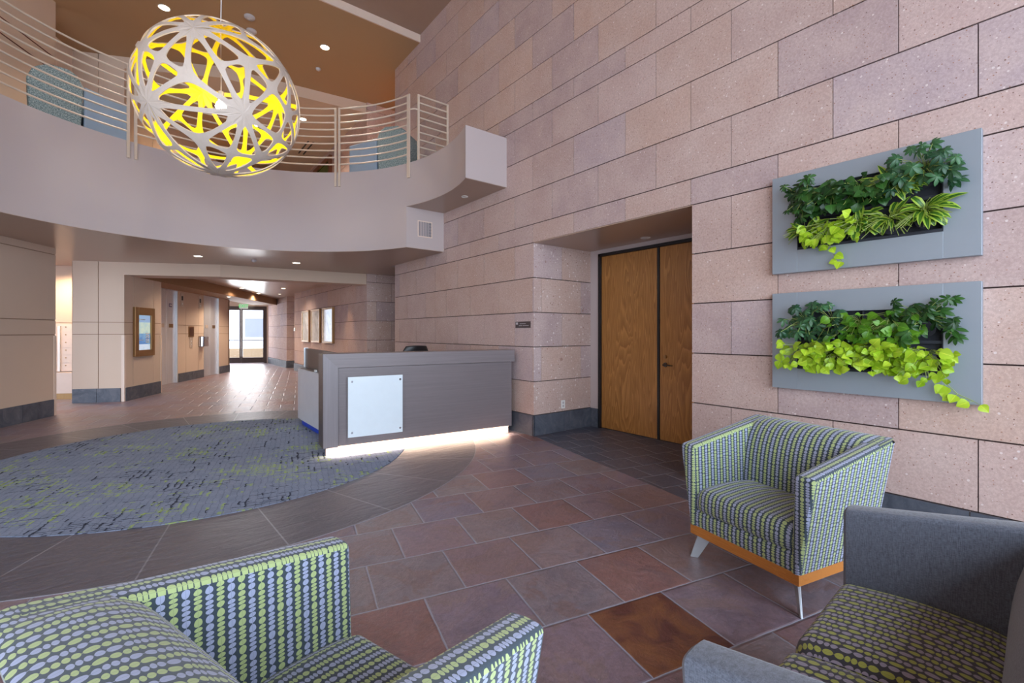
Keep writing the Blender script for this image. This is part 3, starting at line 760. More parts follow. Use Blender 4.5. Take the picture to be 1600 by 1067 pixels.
oak_door(2.54, 3.458, 'oak veneer door leaf with bronze lever handle and round lock', 'door_4', True)

# rear and outside ------------------------------------------------------------------
mb = MB()
for x in [-8.5, -6.4, -4.3, -2.2, -.1, 2.0, 3.9]: mb.box(x - .05, x + .05, -3.35, -3.2, 0, TZ)
for z in [0.05, 2.5, 4.6, 6.9]: mb.box(-8.5, 3.96, -3.33, -3.22, z - .06, z + .06)
struct(mb.build('window_1', M['alu']))
mb = MB(); mb.box(-8.6, 4.1, -3.45, -3.36, 4.66, TZ + .1); struct(mb.build('wall_rear_light_block', M['plaster']))  # unseen wall above the glazing, added to keep the upper walls darker
mb = MB(); mb.box(-40, 60, 24.6, 80, -.2, -.05); mb.box(-60, 60, -40, -4.05, -.2, -.05); struct(mb.build('floor_outdoor', M['asphalt']))
o = frame3((3.3, 23.4, 0), E1 - PI / 2)
mb = MB(); mb.box(-5, 6, 4.2, 4.6, -.05, .52, 0, o)
struct(mb.build('wall_outdoor_planter', M['tanwall']))
def building(x0, x1, y0, y1, h, label, cols, rows, mat):
    p = o @ Vector((x0, y0, -.05)); r = empty('building', p, label, 'building', None, E1 - PI / 2)
    mb = MB(); mb.box(0, x1 - x0, 0, y1 - y0, 0, h); mb.build('facade_block', mat, r)
    for i in range(cols):
        for j in range(rows):
            w = (x1 - x0) / cols
            mb = MB(); mb.box(w * (i + .28), w * (i + .72), -.08, -.01, 1.0 + j * 3.2, 2.7 + j * 3.2); mb.build('facade_window', M['dkwin'], r)
building(-9, 1.5, 24, 32, 9, 'pale building across the street seen through the left glass leaf', 3, 2, M['facade'])
building(3, 14, 26, 34, 12, 'pale building across the street seen through the right glass leaf', 4, 3, M['facade'])
def tree(x, y, h, label, seed):
    rr = random.Random(seed); p = o @ Vector((x, y, -.05)); r = empty('street_tree', p, label, 'tree', None, rr.random())
    mb = MB(); mb.tube([(0, 0, 0), (.05, 0, h * .3), (0, .06, h * .6), (.05, 0, h)], lambda t: .1 - .07 * t, 8); mb.build('trunk', M['bark'], r)
    mb = MB()
    for i in range(26):
        z = h * (.35 + .6 * rr.random()); a = rr.random() * 6.28; L = .5 + 1.1 * rr.random()
        e = Vector((math.cos(a) * L, math.sin(a) * L, z + L * .7)); mb.tube([(0, 0, z), e * .5 + Vector((0, 0, z * .5)), e], lambda t: .025 - .018 * t, 5)
        for k in range(3):
            b = a + rr.uniform(-1, 1); mb.tube([e * .7 + Vector((0, 0, z * .3)), e * .7 + Vector((0, 0, z * .3)) + Vector((math.cos(b), math.sin(b), .8)) * .5], .008, 4)
    mb.build('branches', M['bark'], r)
tree(.35, 9, 4.2, 'bare street tree nearest the glass entrance doors', 3)
tree(1.8, 13, 4.8, 'bare street tree behind the planter wall, farther from the doors', 5)
tree(-.9, 12, 4.5, 'bare street tree seen through the left glass leaf', 6)

# ------------------------------------------------------------------ railings
RC = CR - .018; RZ = 5.22
def pol(a, r=RC): return Vector((CX0 + r * math.cos(rad(a)), CY0 + r * math.sin(rad(a)), 0))
def ang(x, y): return math.degrees(math.atan2(y - CY0, x - CX0))
def rail_section(a0, a1, label, w0=.035, w1=.035):
    c = pol((a0 + a1) / 2)
    r = empty('balcony_railing', (c.x, c.y, 3.88), label, 'railing', 'curved balcony railing sections')
    for k in range(9):
        z = RZ - .12 * k - 3.88
        n = max(6, int(abs(a1 - a0) / 2)); mb = MB()
        mb.tube([pol(a0 + (a1 - a0) * i / n) - Vector((c.x, c.y, 0)) + Vector((0, 0, z)) for i in range(n + 1)], .0135, 8)
        mb.build('handrail' if k == 0 else 'bar', M['rail'], r, smooth=50)
    for a, w in ((a0, w0), (a1, w1)):
        p = pol(a) - Vector((c.x, c.y, 0)); F = Matrix.Translation(p) @ Matrix.Rotation(rad(a), 4, 'Z')
        mb = MB(); mb.box(-.012, .012, -w / 2, w / 2, 0, RZ - 3.88 + .012, 0, F); mb.build('post', M['rail'], r, bevel=.002)
    return r
aL = ang(-.30, 8.65); aL2 = ang(-.21, 8.66); aM = ang(2.49, 8.15); aM2 = ang(2.545, 8.11); aR = ang(3.28, 6.94)
rail_section(aL, 176, 'long curved railing section left of the pendant, with its posts mounted on the balcony edge')
rail_section(aM, aL2, 'curved railing section behind the pendant lamp')
rail_section(aR, aM2, 'curved railing section right of the pendant, ending at the wide flat post', w0=.06)
# link stubs between sections (third bar carries across)
r = empty('balcony_railing', (3.40, 6.85, FZ + .006), 'short straight railing section running into the stone wall', 'railing')
for k in range(9):
    z = RZ - .12 * k - FZ; mb = MB(); mb.tube([(0, 0, z), (.555, 0, z)], .0135, 8); mb.build('handrail' if k == 0 else 'bar', M['rail'], r, smooth=50)
for x in (0, .54):
    mb = MB(); mb.box(x - .018, x + .018, -.012, .012, 0, RZ - FZ + .012); mb.build('post', M['rail'], r, bevel=.002)
mb = MB(); z = RZ - .24 - FZ; q = pol(aR) - Vector((3.40, 6.85, 0))
mb.tube([(q.x, q.y, z), (q.x * .4, q.y * .4 - .02, z + .01), (0, 0, z)], .0115, 8); mb.build('link_bar', M['rail'], r)

# ------------------------------------------------------------------ fixtures
def downlight(x, y, z, label, group, rr=.09, lens='lens', power=0, spot=110, col=(1, .86, .7), cat='ceiling light', nm='recessed_downlight'):
    r = empty(nm, (x, y, z), label, cat, group)
    mb = MB(); mb.lathe((0, 0, 0), [(rr, 0), (rr * 1.02, -.006), (rr * .86, -.008), (rr * .8, -.001)], 28); mb.build('trim_ring', M['white'], r, smooth=40)
    mb = MB(); mb.cyl((0, 0, -.0015), (0, 0, -.004), rr * .8, n=24); mb.build('lens', M[lens], r)
    if power:
        l = bpy.data.lights.new('downlight_lamp', 'SPOT'); l.energy = power; l.spot_size = rad(spot); l.spot_blend = .8; l.color = col; l.shadow_soft_size = .06
        lo = bpy.data.objects.new('downlight_lamp', l); COL.objects.link(lo); lo.parent = r; lo.location = (0, 0, -.03)
    return r
G1 = 'round downlights in the high ceiling'
downlight(.14, 9.71, HZ, 'lit round downlight in the high ceiling directly above the left lounge chair', G1, power=260)
downlight(2.59, 9.17, HZ, 'lit round downlight in the high ceiling right of the pendant cord', G1, power=260)
downlight(-2.6, 9.2, HZ, 'round downlight in the high ceiling beyond the left wall edge', G1, power=200) if False else None
def detector(x, y, z, label, rr=.085, nm='smoke_detector'):
    r = empty(nm, (x, y, z), label, 'detector', 'ceiling detectors')
    mb = MB(); mb.lathe((0, 0, 0), [(rr, 0), (rr, -.02), (rr * .75, -.04), (rr * .3, -.045)], 24); mb.build('housing', M['white_dim'], r, smooth=40)
    mb = MB(); mb.lathe((0, 0, -.045), [(rr * .3, 0), (rr * .22, -.008)], 16); mb.build('cover', M['white_dim'], r)
detector(1.31, 9.08, HZ, 'round ceiling detector closer to the top of the pendant cord')
detector(1.40, 9.48, HZ, 'round ceiling detector just beyond the other, above the lamp shell')
detector(2.69, 9.99, HZ, 'tiny round sprinkler cover in the high ceiling under the lit downlight', .05, 'ceiling_sprinkler')
G2 = 'downlights in the balcony soffit'
downlight(.64, 10.14, CZ, 'bright downlight in the balcony soffit above the elevator lobby mouth', G2, .08, 'lens', 60, 130)
downlight(2.25, 9.91, CZ, 'bright downlight in the balcony soffit nearer the stone wall', G2, .08, 'lens', 60, 130)
detector(1.52, 10.02, CZ, 'small white sprinkler cover between the two soffit downlights', .045, 'ceiling_sprinkler')
downlight(3.72, 5.95, 3.426, 'unlit round downlight under the balcony end beside the stone wall', None, .05, 'lens_off')
downlight(4.85, 3.52, 2.553, 'unlit round downlight in the recess ceiling above the oak doors', None, .06, 'lens_off')
G3 = 'downlights in the corridor ceiling'
for x, y, lab in ((2.19, 16.65, 'corridor ceiling downlight beside the elevator bulkhead, nearer the lobby'), (2.94, 18.49, 'corridor ceiling downlight beside the bulkhead, nearer the glass doors'), (3.23, 15.89, 'corridor ceiling downlight near the picture wall')):
    downlight(x, y, CZ, lab, G3, .075, 'lens', 85, 150, (1, .8, .6))
downlight(1.9, 17.2, 2.51, 'downlight in the low soffit in front of the elevators', None, .07, 'lens', 60, 150, (1, .8, .6))
downlight(3.55, 12.0, CZ, 'small accent downlight shining on the stone beside the framed pictures', None, .05, 'lens', 70, 62, (1, .66, .36))
downlight(3.6, 18.3, CZ, 'small accent downlight shining on the niche stone', None, .05, 'lens', 55, 70, (1, .66, .36))
downlight(2.89, 12.07, 6.60, 'lit downlight in the upper corridor ceiling seen through the railing', None, .09, 'lens', 120, 130)
# linear slots in upper ceiling
r = empty('linear_diffuser', (3.3, 13.9, 6.60), 'pair of thin dark slots in the upper corridor ceiling', 'air vent')
mb = MB(); mb.box(-.05, .3, -.6, .6, -.004, 0); mb.build('face_plate', M['panel'], r)
for k in (0, 1):
    mb = MB(); mb.box(.02 + k * .13, .06 + k * .13, -.55, .55, -.008, -.004); mb.build('slot', M['black'], r)
# wall vent on balcony box
r = empty('wall_vent', (3.60, 7.02 - .0, 3.10), 'grey louvred air vent in the balcony side facing the desk', 'air vent')
mb = MB()
for a in ((-.136, -.12, -.136, .136), (.12, .136, -.136, .136), (-.12, .12, -.136, -.12), (-.12, .12, .12, .136)): mb.box(a[0], a[1], -.012, 0, a[2], a[3])
mb.build('frame', M['guard'], r)
mb = MB(); mb.box(-.12, .12, -.002, 0, -.12, .12); mb.build('backing', M['black'], r)
mb = MB()
for i in range(8): x = -.105 + i * .030; mb.box(x - .003, x + .006, -.010, -.002, -.12, .12)
for i in range(5): z = -.1 + i * .05; mb.box(-.12, .12, -.006, -.003, z - .003, z + .003)
mb.build('louvres', plain('grey_louvre', srgb(84, 86, 96), .5), r)

# ------------------------------------------------------------------ pendant
LC = Vector((.60, 6.10, 3.96)); LR = .81
pd = empty('pendant_lamp', LC, 'large round openwork wood pendant lamp, pale outside and yellow inside', 'pendant lamp')
def disdyakis():
    ph = (1 + 5 ** .5) / 2
    V = []
    for a in (-1, 1):
        for b in (-ph, ph): V += [(0, a, b), (a, b, 0), (b, 0, a)]
    V = [Vector(v).normalized() for v in V]
    el = min((V[0] - v).length for v in V[1:])
    E = [(i, j) for i in range(12) for j in range(i + 1, 12) if (V[i] - V[j]).length < el * 1.1]
    F = [(i, j, k) for i in range(12) for j in range(i + 1, 12) for k in range(j + 1, 12) if (i, j) in E and (j, k) in E and (i, k) in E]
    tris = []
    for f in F:
        T = (V[f[0]] + V[f[1]] + V[f[2]]).normalized()
        for a, b in ((0, 1), (1, 2), (2, 0)):
            Mi = (V[f[a]] + V[f[b]]).normalized()
            tris.append((V[f[a]], T, Mi)); tris.append((V[f[b]], T, Mi))
    return tris
def lamp_mesh():
    tris = disdyakis(); N_ = 30
    out = MB()
    axis0 = Vector((0, 1, (1 + 5 ** .5) / 2)).normalized()
    tgt = (Vector((0, 0, 1.366)) - LC).normalized()
    q = axis0.rotation_difference((tgt + Vector((.22, -.05, -.20))).normalized()).to_matrix()
    q = Matrix.Rotation(.35, 3, tgt) @ q
    ro = LR; ri = LR - .012
    rr = random.Random(4)
    cells = []; used = set(); key = lambda v: tuple(round(x, 4) for x in v)
    idx = list(range(len(tris))); rr.shuffle(idx); emap = {}
    for i, (P, T, Mi) in enumerate(tris):
        emap.setdefault((key(T), key(Mi)), []).append(i)
    for ek, pr in sorted(emap.items()):
        if len(pr) == 2 and rr.random() < .22 and pr[0] not in used and pr[1] not in used:
            used.update(pr); (P1, T, Mi), (P2, _, _) = tris[pr[0]], tris[pr[1]]
            cells.append(([P1, T, P2], 'PTP'))
    emap = {}
    for i, (P, T, Mi) in enumerate(tris): emap.setdefault((key(P), key(T)), []).append(i)
    for ek, pr in sorted(emap.items()):
        if len(pr) == 2 and rr.random() < .22 and pr[0] not in used and pr[1] not in used:
            used.update(pr); (P, T, Ma), (_, _, Mb) = tris[pr[0]], tris[pr[1]]
            cells.append(([P, Ma, T, Mb], 'PMTM'))
    for i, (P, T, Mi) in enumerate(tris):
        if i not in used: cells.append(([P, T, Mi], 'PTM'))
    for vs_, kinds in cells:
        c = sum(vs_, Vector()) / len(vs_); n = c.normalized(); a = n.orthogonal().normalized(); b = n.cross(a)
        pl = lambda v: ((v / v.dot(n)).dot(a), (v / v.dot(n)).dot(b))
        tri = [Vector(pl(v)) for v in vs_]; kk = list(kinds); m_ = len(tri)
        area = sum(tri[i].x * tri[(i + 1) % m_].y - tri[(i + 1) % m_].x * tri[i].y for i in range(m_))
        if area < 0: tri.reverse(); kk.reverse()
        lines = []
        for i in range(m_):
            p, r_ = tri[i], tri[(i + 1) % m_]; d = (r_ - p).normalized(); nn = Vector((-d.y, d.x))
            w = {'PT': .030, 'MP': .028, 'MT': .024, 'PP': .028}[''.join(sorted((kk[i], kk[(i + 1) % m_])))]
            lines.append((p + nn * w, d))
        def isec(l1, l2):
            (p, d), (q_, e) = l1, l2; den = d.x * e.y - d.y * e.x; t = ((q_.x - p.x) * e.y - (q_.y - p.y) * e.x) / den; return p + d * t
        poly = [isec(lines[i - 1], lines[i]) for i in range(m_)]
        for it in range(4):
            f = .25 if it else .15
            np_ = []
            for i in range(len(poly)):
                p, r_ = poly[i], poly[(i + 1) % len(poly)]; np_ += [p * (1 - f) + r_ * f, p * f + r_ * (1 - f)]
            poly = np_
        ctr = sum(poly, Vector((0, 0))) / len(poly)
        def hit(poly_, d):
            best = None
            for i in range(len(poly_)):
                p, r_ = poly_[i], poly_[(i + 1) % len(poly_)]; e = r_ - p; den = d.x * e.y - d.y * e.x
                if abs(den) < 1e-12: continue
                t = ((p.x - ctr.x) * e.y - (p.y - ctr.y) * e.x) / den; s = ((p.x - ctr.x) * d.y - (p.y - ctr.y) * d.x) / den
                if t > 0 and -1e-6 <= s <= 1 + 1e-6: best = t if best is None else min(best, t)
            return ctr + d * (best or 0)
        angs = sorted([2 * PI * k / N_ - PI for k in range(N_)] + [math.atan2((t - ctr).y, (t - ctr).x) for t in tri])
        O = []; H = []
        for w in angs:
            d = Vector((math.cos(w), math.sin(w)))
            for lst, pg in ((O, tri), (H, poly)):
                h2 = hit(pg, d); v = (n + a * h2.x + b * h2.y).normalized(); lst.append(q @ v)
        m = len(angs)
        VO = [out.vert(v * ro) for v in O]; VH = [out.vert(v * ro) for v in H]; UO = [out.vert(v * ri) for v in O]; UH = [out.vert(v * ri) for v in H]
        for i in range(m):
            j = (i + 1) % m
            out.face([VO[i], VO[j], VH[j], VH[i]], 0); out.face([UO[j], UO[i], UH[i], UH[j]], 1); out.face([VH[i], VH[j], UH[j], UH[i]], 0)
    return out
lm = lamp_mesh()
me_o = lm.build('openwork_shade', [M['shell_out'], M['shell_in']], pd)
# mesh winding: decide material by side (outer radius faces pale, inner yellow)
mb = MB(); mb.tube([(0, 0, .12), (-.004, 0, .8), (.006, 0, 1.6), (0, 0, TZ - LC.z)], .006, 8); mb.build('suspension_cord', M['cord'], pd)
mb = MB(); mb.lathe((0, 0, .02), [(.012, .1), (.03, .09), (.032, .02), (.028, 0)], 16); mb.build('lamp_holder', M['cord'], pd, smooth=40)
mb = MB()
mb.lathe((0, 0, -.06), [(.01, -.05), (.045, -.035), (.058, 0), (.045, .04), (.022, .075)], 18); mb.build('bulb', M['bulb'], pd, smooth=60)
l = bpy.data.lights.new('pendant_glow', 'POINT'); l.energy = 19; l.color = (1, .9, .72); l.shadow_soft_size = .07
lo = bpy.data.objects.new('pendant_glow', l); COL.objects.link(lo); lo.parent = pd; lo.location = (0, 0, -.2)

# ------------------------------------------------------------------ reception desk
DA = rad(-6.9)
dk = empty('reception_desk', (1.455, 5.213, .003), 'dark grey-brown reception desk with mitred frame, white panel and glowing plinth', 'desk', None, DA)
dk.location.z = .0
T_ = .30
mb = MB(); mb.box(.160, 2.40, .022, .06, .10, .970); mb.build('front_panel', M['desk_h'], dk)
mb = MB(); mb.hexa([(0, 0, .975 + .155), (.155, 0, .975), (.155, T_, .975), (0, T_, 1.13)], [(2.437, 0, 1.13), (2.437, 0, .975), (2.437, T_, .975), (2.437, T_, 1.13)])
mb.build('counter_top', M['desk_top'], dk)
mb = MB(); mb.hexa([(0, 0, .10), (.155, 0, .10), (.155, T_, .10), (0, T_, .10)], [(0, 0, 1.13), (.155, 0, .975), (.155, T_, .975), (0, T_, 1.13)])
ob = mb.build('end_leg', M['desk_v'], dk)
mb = MB(); mb.box(-.004, 0, .0, T_, .10, 1.13); mb.build('edge_band', M['desk_end'], dk)
mb = MB(); mb.box(2.30, 2.40, .06, T_, .10, .975); mb.build('side_panel', M['desk_end'], dk)
mb = MB(); mb.box(.035, 2.364, .05, .10, 0, .088); mb.build('plinth', M['toe'], dk)
mb = MB(); mb.box(.05, 2.35, .02, .034, .098, .104); mb.build('led_strip', M['led'], dk)
for xx, L in ((1.2, 2.3),):
    l = bpy.data.lights.new('plinth_light', 'AREA'); l.shape = 'RECTANGLE'; l.size = L; l.size_y = .02; l.energy = 15; l.color = (1, .74, .54); l.spread = rad(170)
    lo = bpy.data.objects.new('plinth_light', l); COL.objects.link(lo); lo.parent = dk; lo.location = (xx, .008, .097)
wp = MB(); wp.box(.253, .873, -.03, -.018, .196, .87); wpo = wp.build('notice_panel', M['acryl'], dk, bevel=.002)
for x in (.295, .842):
    for z in (.247, .818):
        mb = MB(); mb.cyl((x, -.034, z), (x, .012, z), .012, n=16); mb.build('standoff', M['chrome'], wpo, smooth=40)
# return wing with curved silver side
def offc(s, o_): return s, o_
mb = MB(); prof = [(.17, T_ + .02)]
cxr, cyr, rr_ = .30, 2.05, .22
path = [(.15, T_ + .0), (.14, .7), (.10, 1.15), (.05, 1.55), (.0, 1.95)] + [(.40 - .42 * math.cos(rad(a)), 2.15 + .50 * math.sin(rad(a))) for a in range(0, 91, 9)] + [(1.1, 2.68)]
def wall_along(mb, path, th, z0, z1, mi=0):
    A = []; n = len(path)
    for i, p in enumerate(path):
        a = Vector(path[max(i - 1, 0)]); b = Vector(path[min(i + 1, n - 1)]); d = (b - a).normalized(); nn = Vector((d.y, -d.x))
        A.append((Vector(p), Vector(p) + nn * th))
    rows = [[(a.x, a.y, z0) for a, _ in A], [(a.x, a.y, z1) for a, _ in A], [(b.x, b.y, z1) for _, b in A], [(b.x, b.y, z0) for _, b in A], [(a.x, a.y, z0) for a, _ in A]]
    mb.grid(rows, mi)
    mb.face([mb.vert(r_[0]) for r_ in rows[:4]], mi); mb.face([mb.vert(r_[-1]) for r_ in rows[:4]], mi)
wall_along(mb, path, .03, .10, .83); mb.build('curved_side_panel', plain('silver_wing_panel', srgb(222, 228, 238), .3, .1), dk, smooth=40)
mb = MB(); wall_along(mb, [(x + .05, y - (.06 if y > 2.0 else 0)) for x, y in path], .02, 0.0, .10); mb.build('blue_kick_base', M['blue'], dk, smooth=40)
mb = MB(); wall_along(mb, [(.19, T_), (.17, 1.2), (.10, 2.36)], .04, .80, 1.125); mb.build('privacy_screen', M['desk_end'], dk)
mb = MB(); mb.box(.085, .145, 2.36, 2.39, .83, 1.13); mb.build('screen_post', M['alu'], dk)
mb = MB(); mb.prism([(.17, T_)] + [(x + .03, y - (.03 if y > 2 else 0)) for x, y in path[1:]] + [(1.1, 1.9), (.9, T_)], .79, .826); mb.build('work_surface', M['desk_h'], dk)
# small card holder on the return
p = dk.matrix_basis @ Vector((.11, 1.35, .831))
r = empty('card_holder', p, 'small clear card holder with white cards on the desk wing', 'card holder', None, DA)
mb = MB(); mb.box(-.02, .02, -.06, -.055, 0, .05); mb.box(-.02, .02, .055, .06, 0, .05); mb.box(-.02, .02, -.06, .06, 0, .004); mb.build('tray', M['glass'], r)
mb = MB(); mb.box(-.012, .012, -.05, .05, .004, .03); mb.build('cards', M['white'], r)
# office chair behind desk
r = empty('office_chair', (2.93, 5.92, 0), 'black office chair whose backrest top shows above the desk', 'office chair', None, rad(5))
mb = MB()
rows = []
for j in range(9):
    z = .62 + .56 * j / 8; wv = .20 + .025 * math.sin(PI * j / 8); wv -= .03 if j == 8 else 0
    rows.append([(wv * math.sin(rad(-70 + 140 * i / 10)) / math.sin(rad(70)), -.02 - .10 * (math.cos(rad(-70 + 140 * i / 10)) - 1) + .03 * math.sin(PI * j / 8), z) for i in range(11)])
mb.grid(rows); ro = mb.build('backrest', M['black'], r, smooth=60); sm = ro.modifiers.new('s', 'SOLIDIFY'); sm.thickness = .05; bv = ro.modifiers.new('b', 'BEVEL'); bv.width = .015; bv.segments = 3
mb = MB(); mb.box(-.24, .24, .02, .5, .44, .52); mb.build('seat', M['black'], r, bevel=.03)
mb = MB(); mb.cyl((0, .26, .08), (0, .26, .44), .03); mb.build('gas_column', M['chrome'], r)
mb = MB(); mb.box(-.03, .03, -.03, .05, .46, .9); mb.build('back_support', M['black'], r)
for k in range(5):
    a = 2 * PI * k / 5; e = Vector((.28 * math.cos(a), .26 + .28 * math.sin(a), .07))
    mb = MB(); mb.tube([(0, .26, .1), e], .02, 8); lg = mb.build('leg', M['black'], r)
    mb = MB(); mb.cyl(e + Vector((-.02, 0, -.04)), e + Vector((.02, 0, -.04)), .028, n=14); mb.build('caster', M['black'], lg)

# ------------------------------------------------------------------ armchairs
def resample(pts, n):
    pts = [Vector(p) for p in pts]; L = [0]
    for a, b in zip(pts, pts[1:]): L.append(L[-1] + (b - a).length)
    out = []; k = 0
    for i in range(n):
        t = L[-1] * i / (n - 1)
        while k < len(L) - 2 and L[k + 1] < t: k += 1
        f = (t - L[k]) / max(1e-9, L[k + 1] - L[k]); out.append(pts[k].lerp(pts[k + 1], f))
    return out
def U_path(hw, yf, yb, rc, n_arm, n_c, n_b):
    """front-left -> back -> front-right, fixed counts per section so that paths correspond"""
    L = [Vector((-hw, yf + (yb + rc - yf) * i / n_arm)) for i in range(n_arm)]
    Cl = [Vector((-hw + rc - rc * math.cos(rad(90 * i / n_c)), yb + rc - rc * math.sin(rad(90 * i / n_c)))) for i in range(n_c)]
    B = [Vector((-hw + rc + (2 * hw - 2 * rc) * i / n_b, yb)) for i in range(n_b)]
    Cr = [Vector((hw - rc + rc * math.sin(rad(90 * i / n_c)), yb + rc - rc * math.cos(rad(90 * i / n_c)))) for i in range(n_c)]
    R = [Vector((hw, yb + rc + (yf - yb - rc) * i / n_arm)) for i in range(n_arm + 1)]
    return L + Cl + B + Cr + R
def tub_chair(loc, rz, label, hwb=.338, hwt=.40, mshell='bead', mseat='bead', z0=.205, zf=.68, zb=.785, yf=.33, ybb=-.30, ybt=-.37, cushions=1, group=None, name='armchair', cat='armchair', arm=.10, innerb=-.09):
    r = empty(name, loc, label, cat, group, rz)
    na, nc, nb = 10, 8, 14
    OB = U_path(hwb, yf, ybb, .04, na, nc, nb); OT = U_path(hwt, yf, ybt, .045, na, nc, nb)
    def top(y): return zf + (zb - zf) * min(1, max(0, (yf - y) / (yf - ybt)))
    n = len(OB); so = [0]
    for i in range(1, n): so.append(so[-1] + (OT[i] - OT[i - 1]).length)
    c = so[-1] / 2; so = [x - c for x in so]
    outer = []; ouv = []
    for i in range(n):
        b2, t2 = OB[i], OT[i]; zt = top(t2.y); col = []; cu = []
        for k in range(9):
            f = k / 8; p = b2.lerp(t2, f); z = z0 + (zt - .016 - z0) * f
            col.append((p.x, p.y, z)); cu.append((so[i], z))
        outer.append(col); ouv.append(cu)
    sh = MB(); sh.grid(outer, 0, ouv)
    e = .016; ti_x = hwt - arm; ib_x = hwb - .045; ends = {}
    for sgn in (-1, 1):
        rim = []; ruv = []; inn = []; iuv = []
        for i in range(15):
            y = yf + (ybt + .05 - yf) * i / 14; zt = top(y)
            rp = [(0, -e), (e * .15, -e * .45), (e * .5, -e * .12), (e, 0), (arm * .5, .003), (arm - e, 0), (arm - e * .5, -e * .12), (arm - e * .15, -e * .45), (arm, -e)]
            rim.append([(sgn * (hwt - d), y, zt + dz) for d, dz in rp]); ruv.append([(d + .011, y) for d, dz in rp])
            col = [(sgn * (ti_x + (ib_x - ti_x) * k / 8), y, (zt - e) + (z0 - zt + e) * k / 8) for k in range(9)]
            inn.append(col); iuv.append([(y, p[2]) for p in col])
        sh.grid(rim, 0, ruv); sh.grid(inn, 0, iuv); ends[sgn] = (rim[0], inn[0])
    # back: rolled wedge from the outer top edge down to the seat
    dz_ = zb - .785; th_ = ybt + .37
    prof = [(-.37, .769), (-.3675, .778), (-.362, .785), (-.34, .790), (-.30, .794), (-.26, .790), (-.22, .776), (-.185, .75), (-.155, .71), (-.130, .655), (-.112, .59), (-.100, .52), (-.092, .45), (-.088, .38), (-.086, .25)]
    prof = [(y + th_ * (1 - k / 14) + (innerb + .09) * (k / 14), z + dz_ * (1 - k / 14)) for k, (y, z) in enumerate(prof)]
    P = []; UV = []; nx = 33
    for i in range(nx):
        f = -1 + 2 * i / (nx - 1); row = []; ur = []; L = 0; last = None
        for k, (y, z) in enumerate(prof):
            hw = hwb + (hwt - hwb) * (z - z0) / (zb - z0) - .004 - (.008 if z < .7 else 0); rc_ = .045; dy_ = max(0, y - ybt)
            if dy_ < rc_: hw -= rc_ - math.sqrt(max(0, rc_ * rc_ - (rc_ - dy_) ** 2))
            x = f * hw; w = min(1, max(0, (abs(x) - (hwt - arm - .05)) / .09)); w = w * w * (3 - 2 * w)
            z2 = z
            if z > .6: z2 = z + (min(z, top(y) + .001) - z) * w
            bow = .012 * (1 - f * f) * math.sin(PI * min(1, k / 12)) if k < 13 else 0
            q = Vector((x, y + bow, z2))
            if last is not None: L += math.hypot(y - last[0], z - last[1])
            last = (y, z); row.append(tuple(q)); ur.append((x, -L))
        P.append(row); UV.append(ur)
    sh.grid(P, 0, UV)
    for i0, sgn in ((0, -1), (n - 1, 1)):   # front faces of the arms, slightly crowned
        rm, im = ends[sgn]
        loop = [Vector(p) for p in outer[i0]] + [Vector(p) for p in rm[1:]] + [Vector(p) for p in im[1:]]
        cen = sum(loop, Vector()) / len(loop)
        l2 = []
        for p in loop:
            q = p.copy(); xm = sgn * (hwb - .02) if q.z < .4 else sgn * (hwt - arm / 2)
            q.x += (.010 if q.x < xm + 0 else -.010) * (1 if abs(q.x - xm) > .01 else 0)
            q.z -= .010 if q.z > .5 else 0
            q.y += .010; l2.append(q)
        a_ = [sh.vert(p) for p in loop]; b_ = [sh.vert(p) for p in l2]
        for i in range(len(loop) - 1):
            uv = [(loop[i].x, loop[i].z), (loop[i + 1].x, loop[i + 1].z), (l2[i + 1].x, l2[i + 1].z), (l2[i].x, l2[i].z)]
            sh.face([a_[i], a_[i + 1], b_[i + 1], b_[i]], 0, uv)
        # strips: pair outer and inner points by height
        zz = [z0 + (loop[8].z - z0) * k / 14 for k in range(15)]
        def xat(side, z):
            pts = [p for p in l2[:9]] if side == 0 else [p for p in l2[16:]]
            pts = sorted(pts, key=lambda p: p.z)
            if z <= pts[0].z: return pts[0].x
            for p, q in zip(pts, pts[1:]):
                if p.z <= z <= q.z: return p.x + (q.x - p.x) * (z - p.z) / max(1e-9, q.z - p.z)
            return pts[-1].x
        yq = l2[0].y
        zz = [z0] + [z0 + (l2[8].z - z0) * k / 14 for k in range(1, 15)]
        P = [[(xat(0, z) + (xat(1, z) - xat(0, z)) * j / 4, yq + .004 * math.sin(PI * j / 4), z) for j in range(5)] for z in zz]
        sh.grid(P, 0, [[(p[0], p[2]) for p in row] for row in P])
        topz = [Vector(p) for p in l2[8:17]]
        cenv = sh.vert(((topz[0].x + topz[-1].x) / 2, yq + .003, topz[0].z - .001)); tv = [sh.vert(p) for p in topz]
        for i in range(len(tv) - 1):
            sh.face([tv[i], tv[i + 1], cenv], 0, [(topz[i].x, topz[i].z), (topz[i + 1].x, topz[i + 1].z), ((topz[0].x + topz[-1].x) / 2, topz[0].z)])
    # underside
    sh.build('shell', M[mshell], r, smooth=40, weld=False)
    # seat cushions
    ihw = hwb - .04; cw = 2 * ihw / cushions
    for cidx in range(cushions):
        xa = -ihw + cw * cidx + .003; xb = xa + cw - .006; st = MB()
        y1 = yf + .012; y0_ = innerb - .02
        prof = [(y0_, .30), (y0_, .43)] + [(y0_ + (y1 - .05 - y0_) * k / 8, .435 + .016 * math.sin(PI * k / 8)) for k in range(1, 9)] + \
               [(y1 - .05 + .05 * math.sin(rad(a)), .385 + .05 * math.cos(rad(a))) for a in range(15, 91, 15)] + [(y1 + .004, .35), (y1, .315), (y1 - .012, .30)]
        Lp = [0]
        for p, q in zip(prof, prof[1:]): Lp.append(Lp[-1] + math.hypot(q[0] - p[0], q[1] - p[1]))
        nx = 13; P = []; UV = []
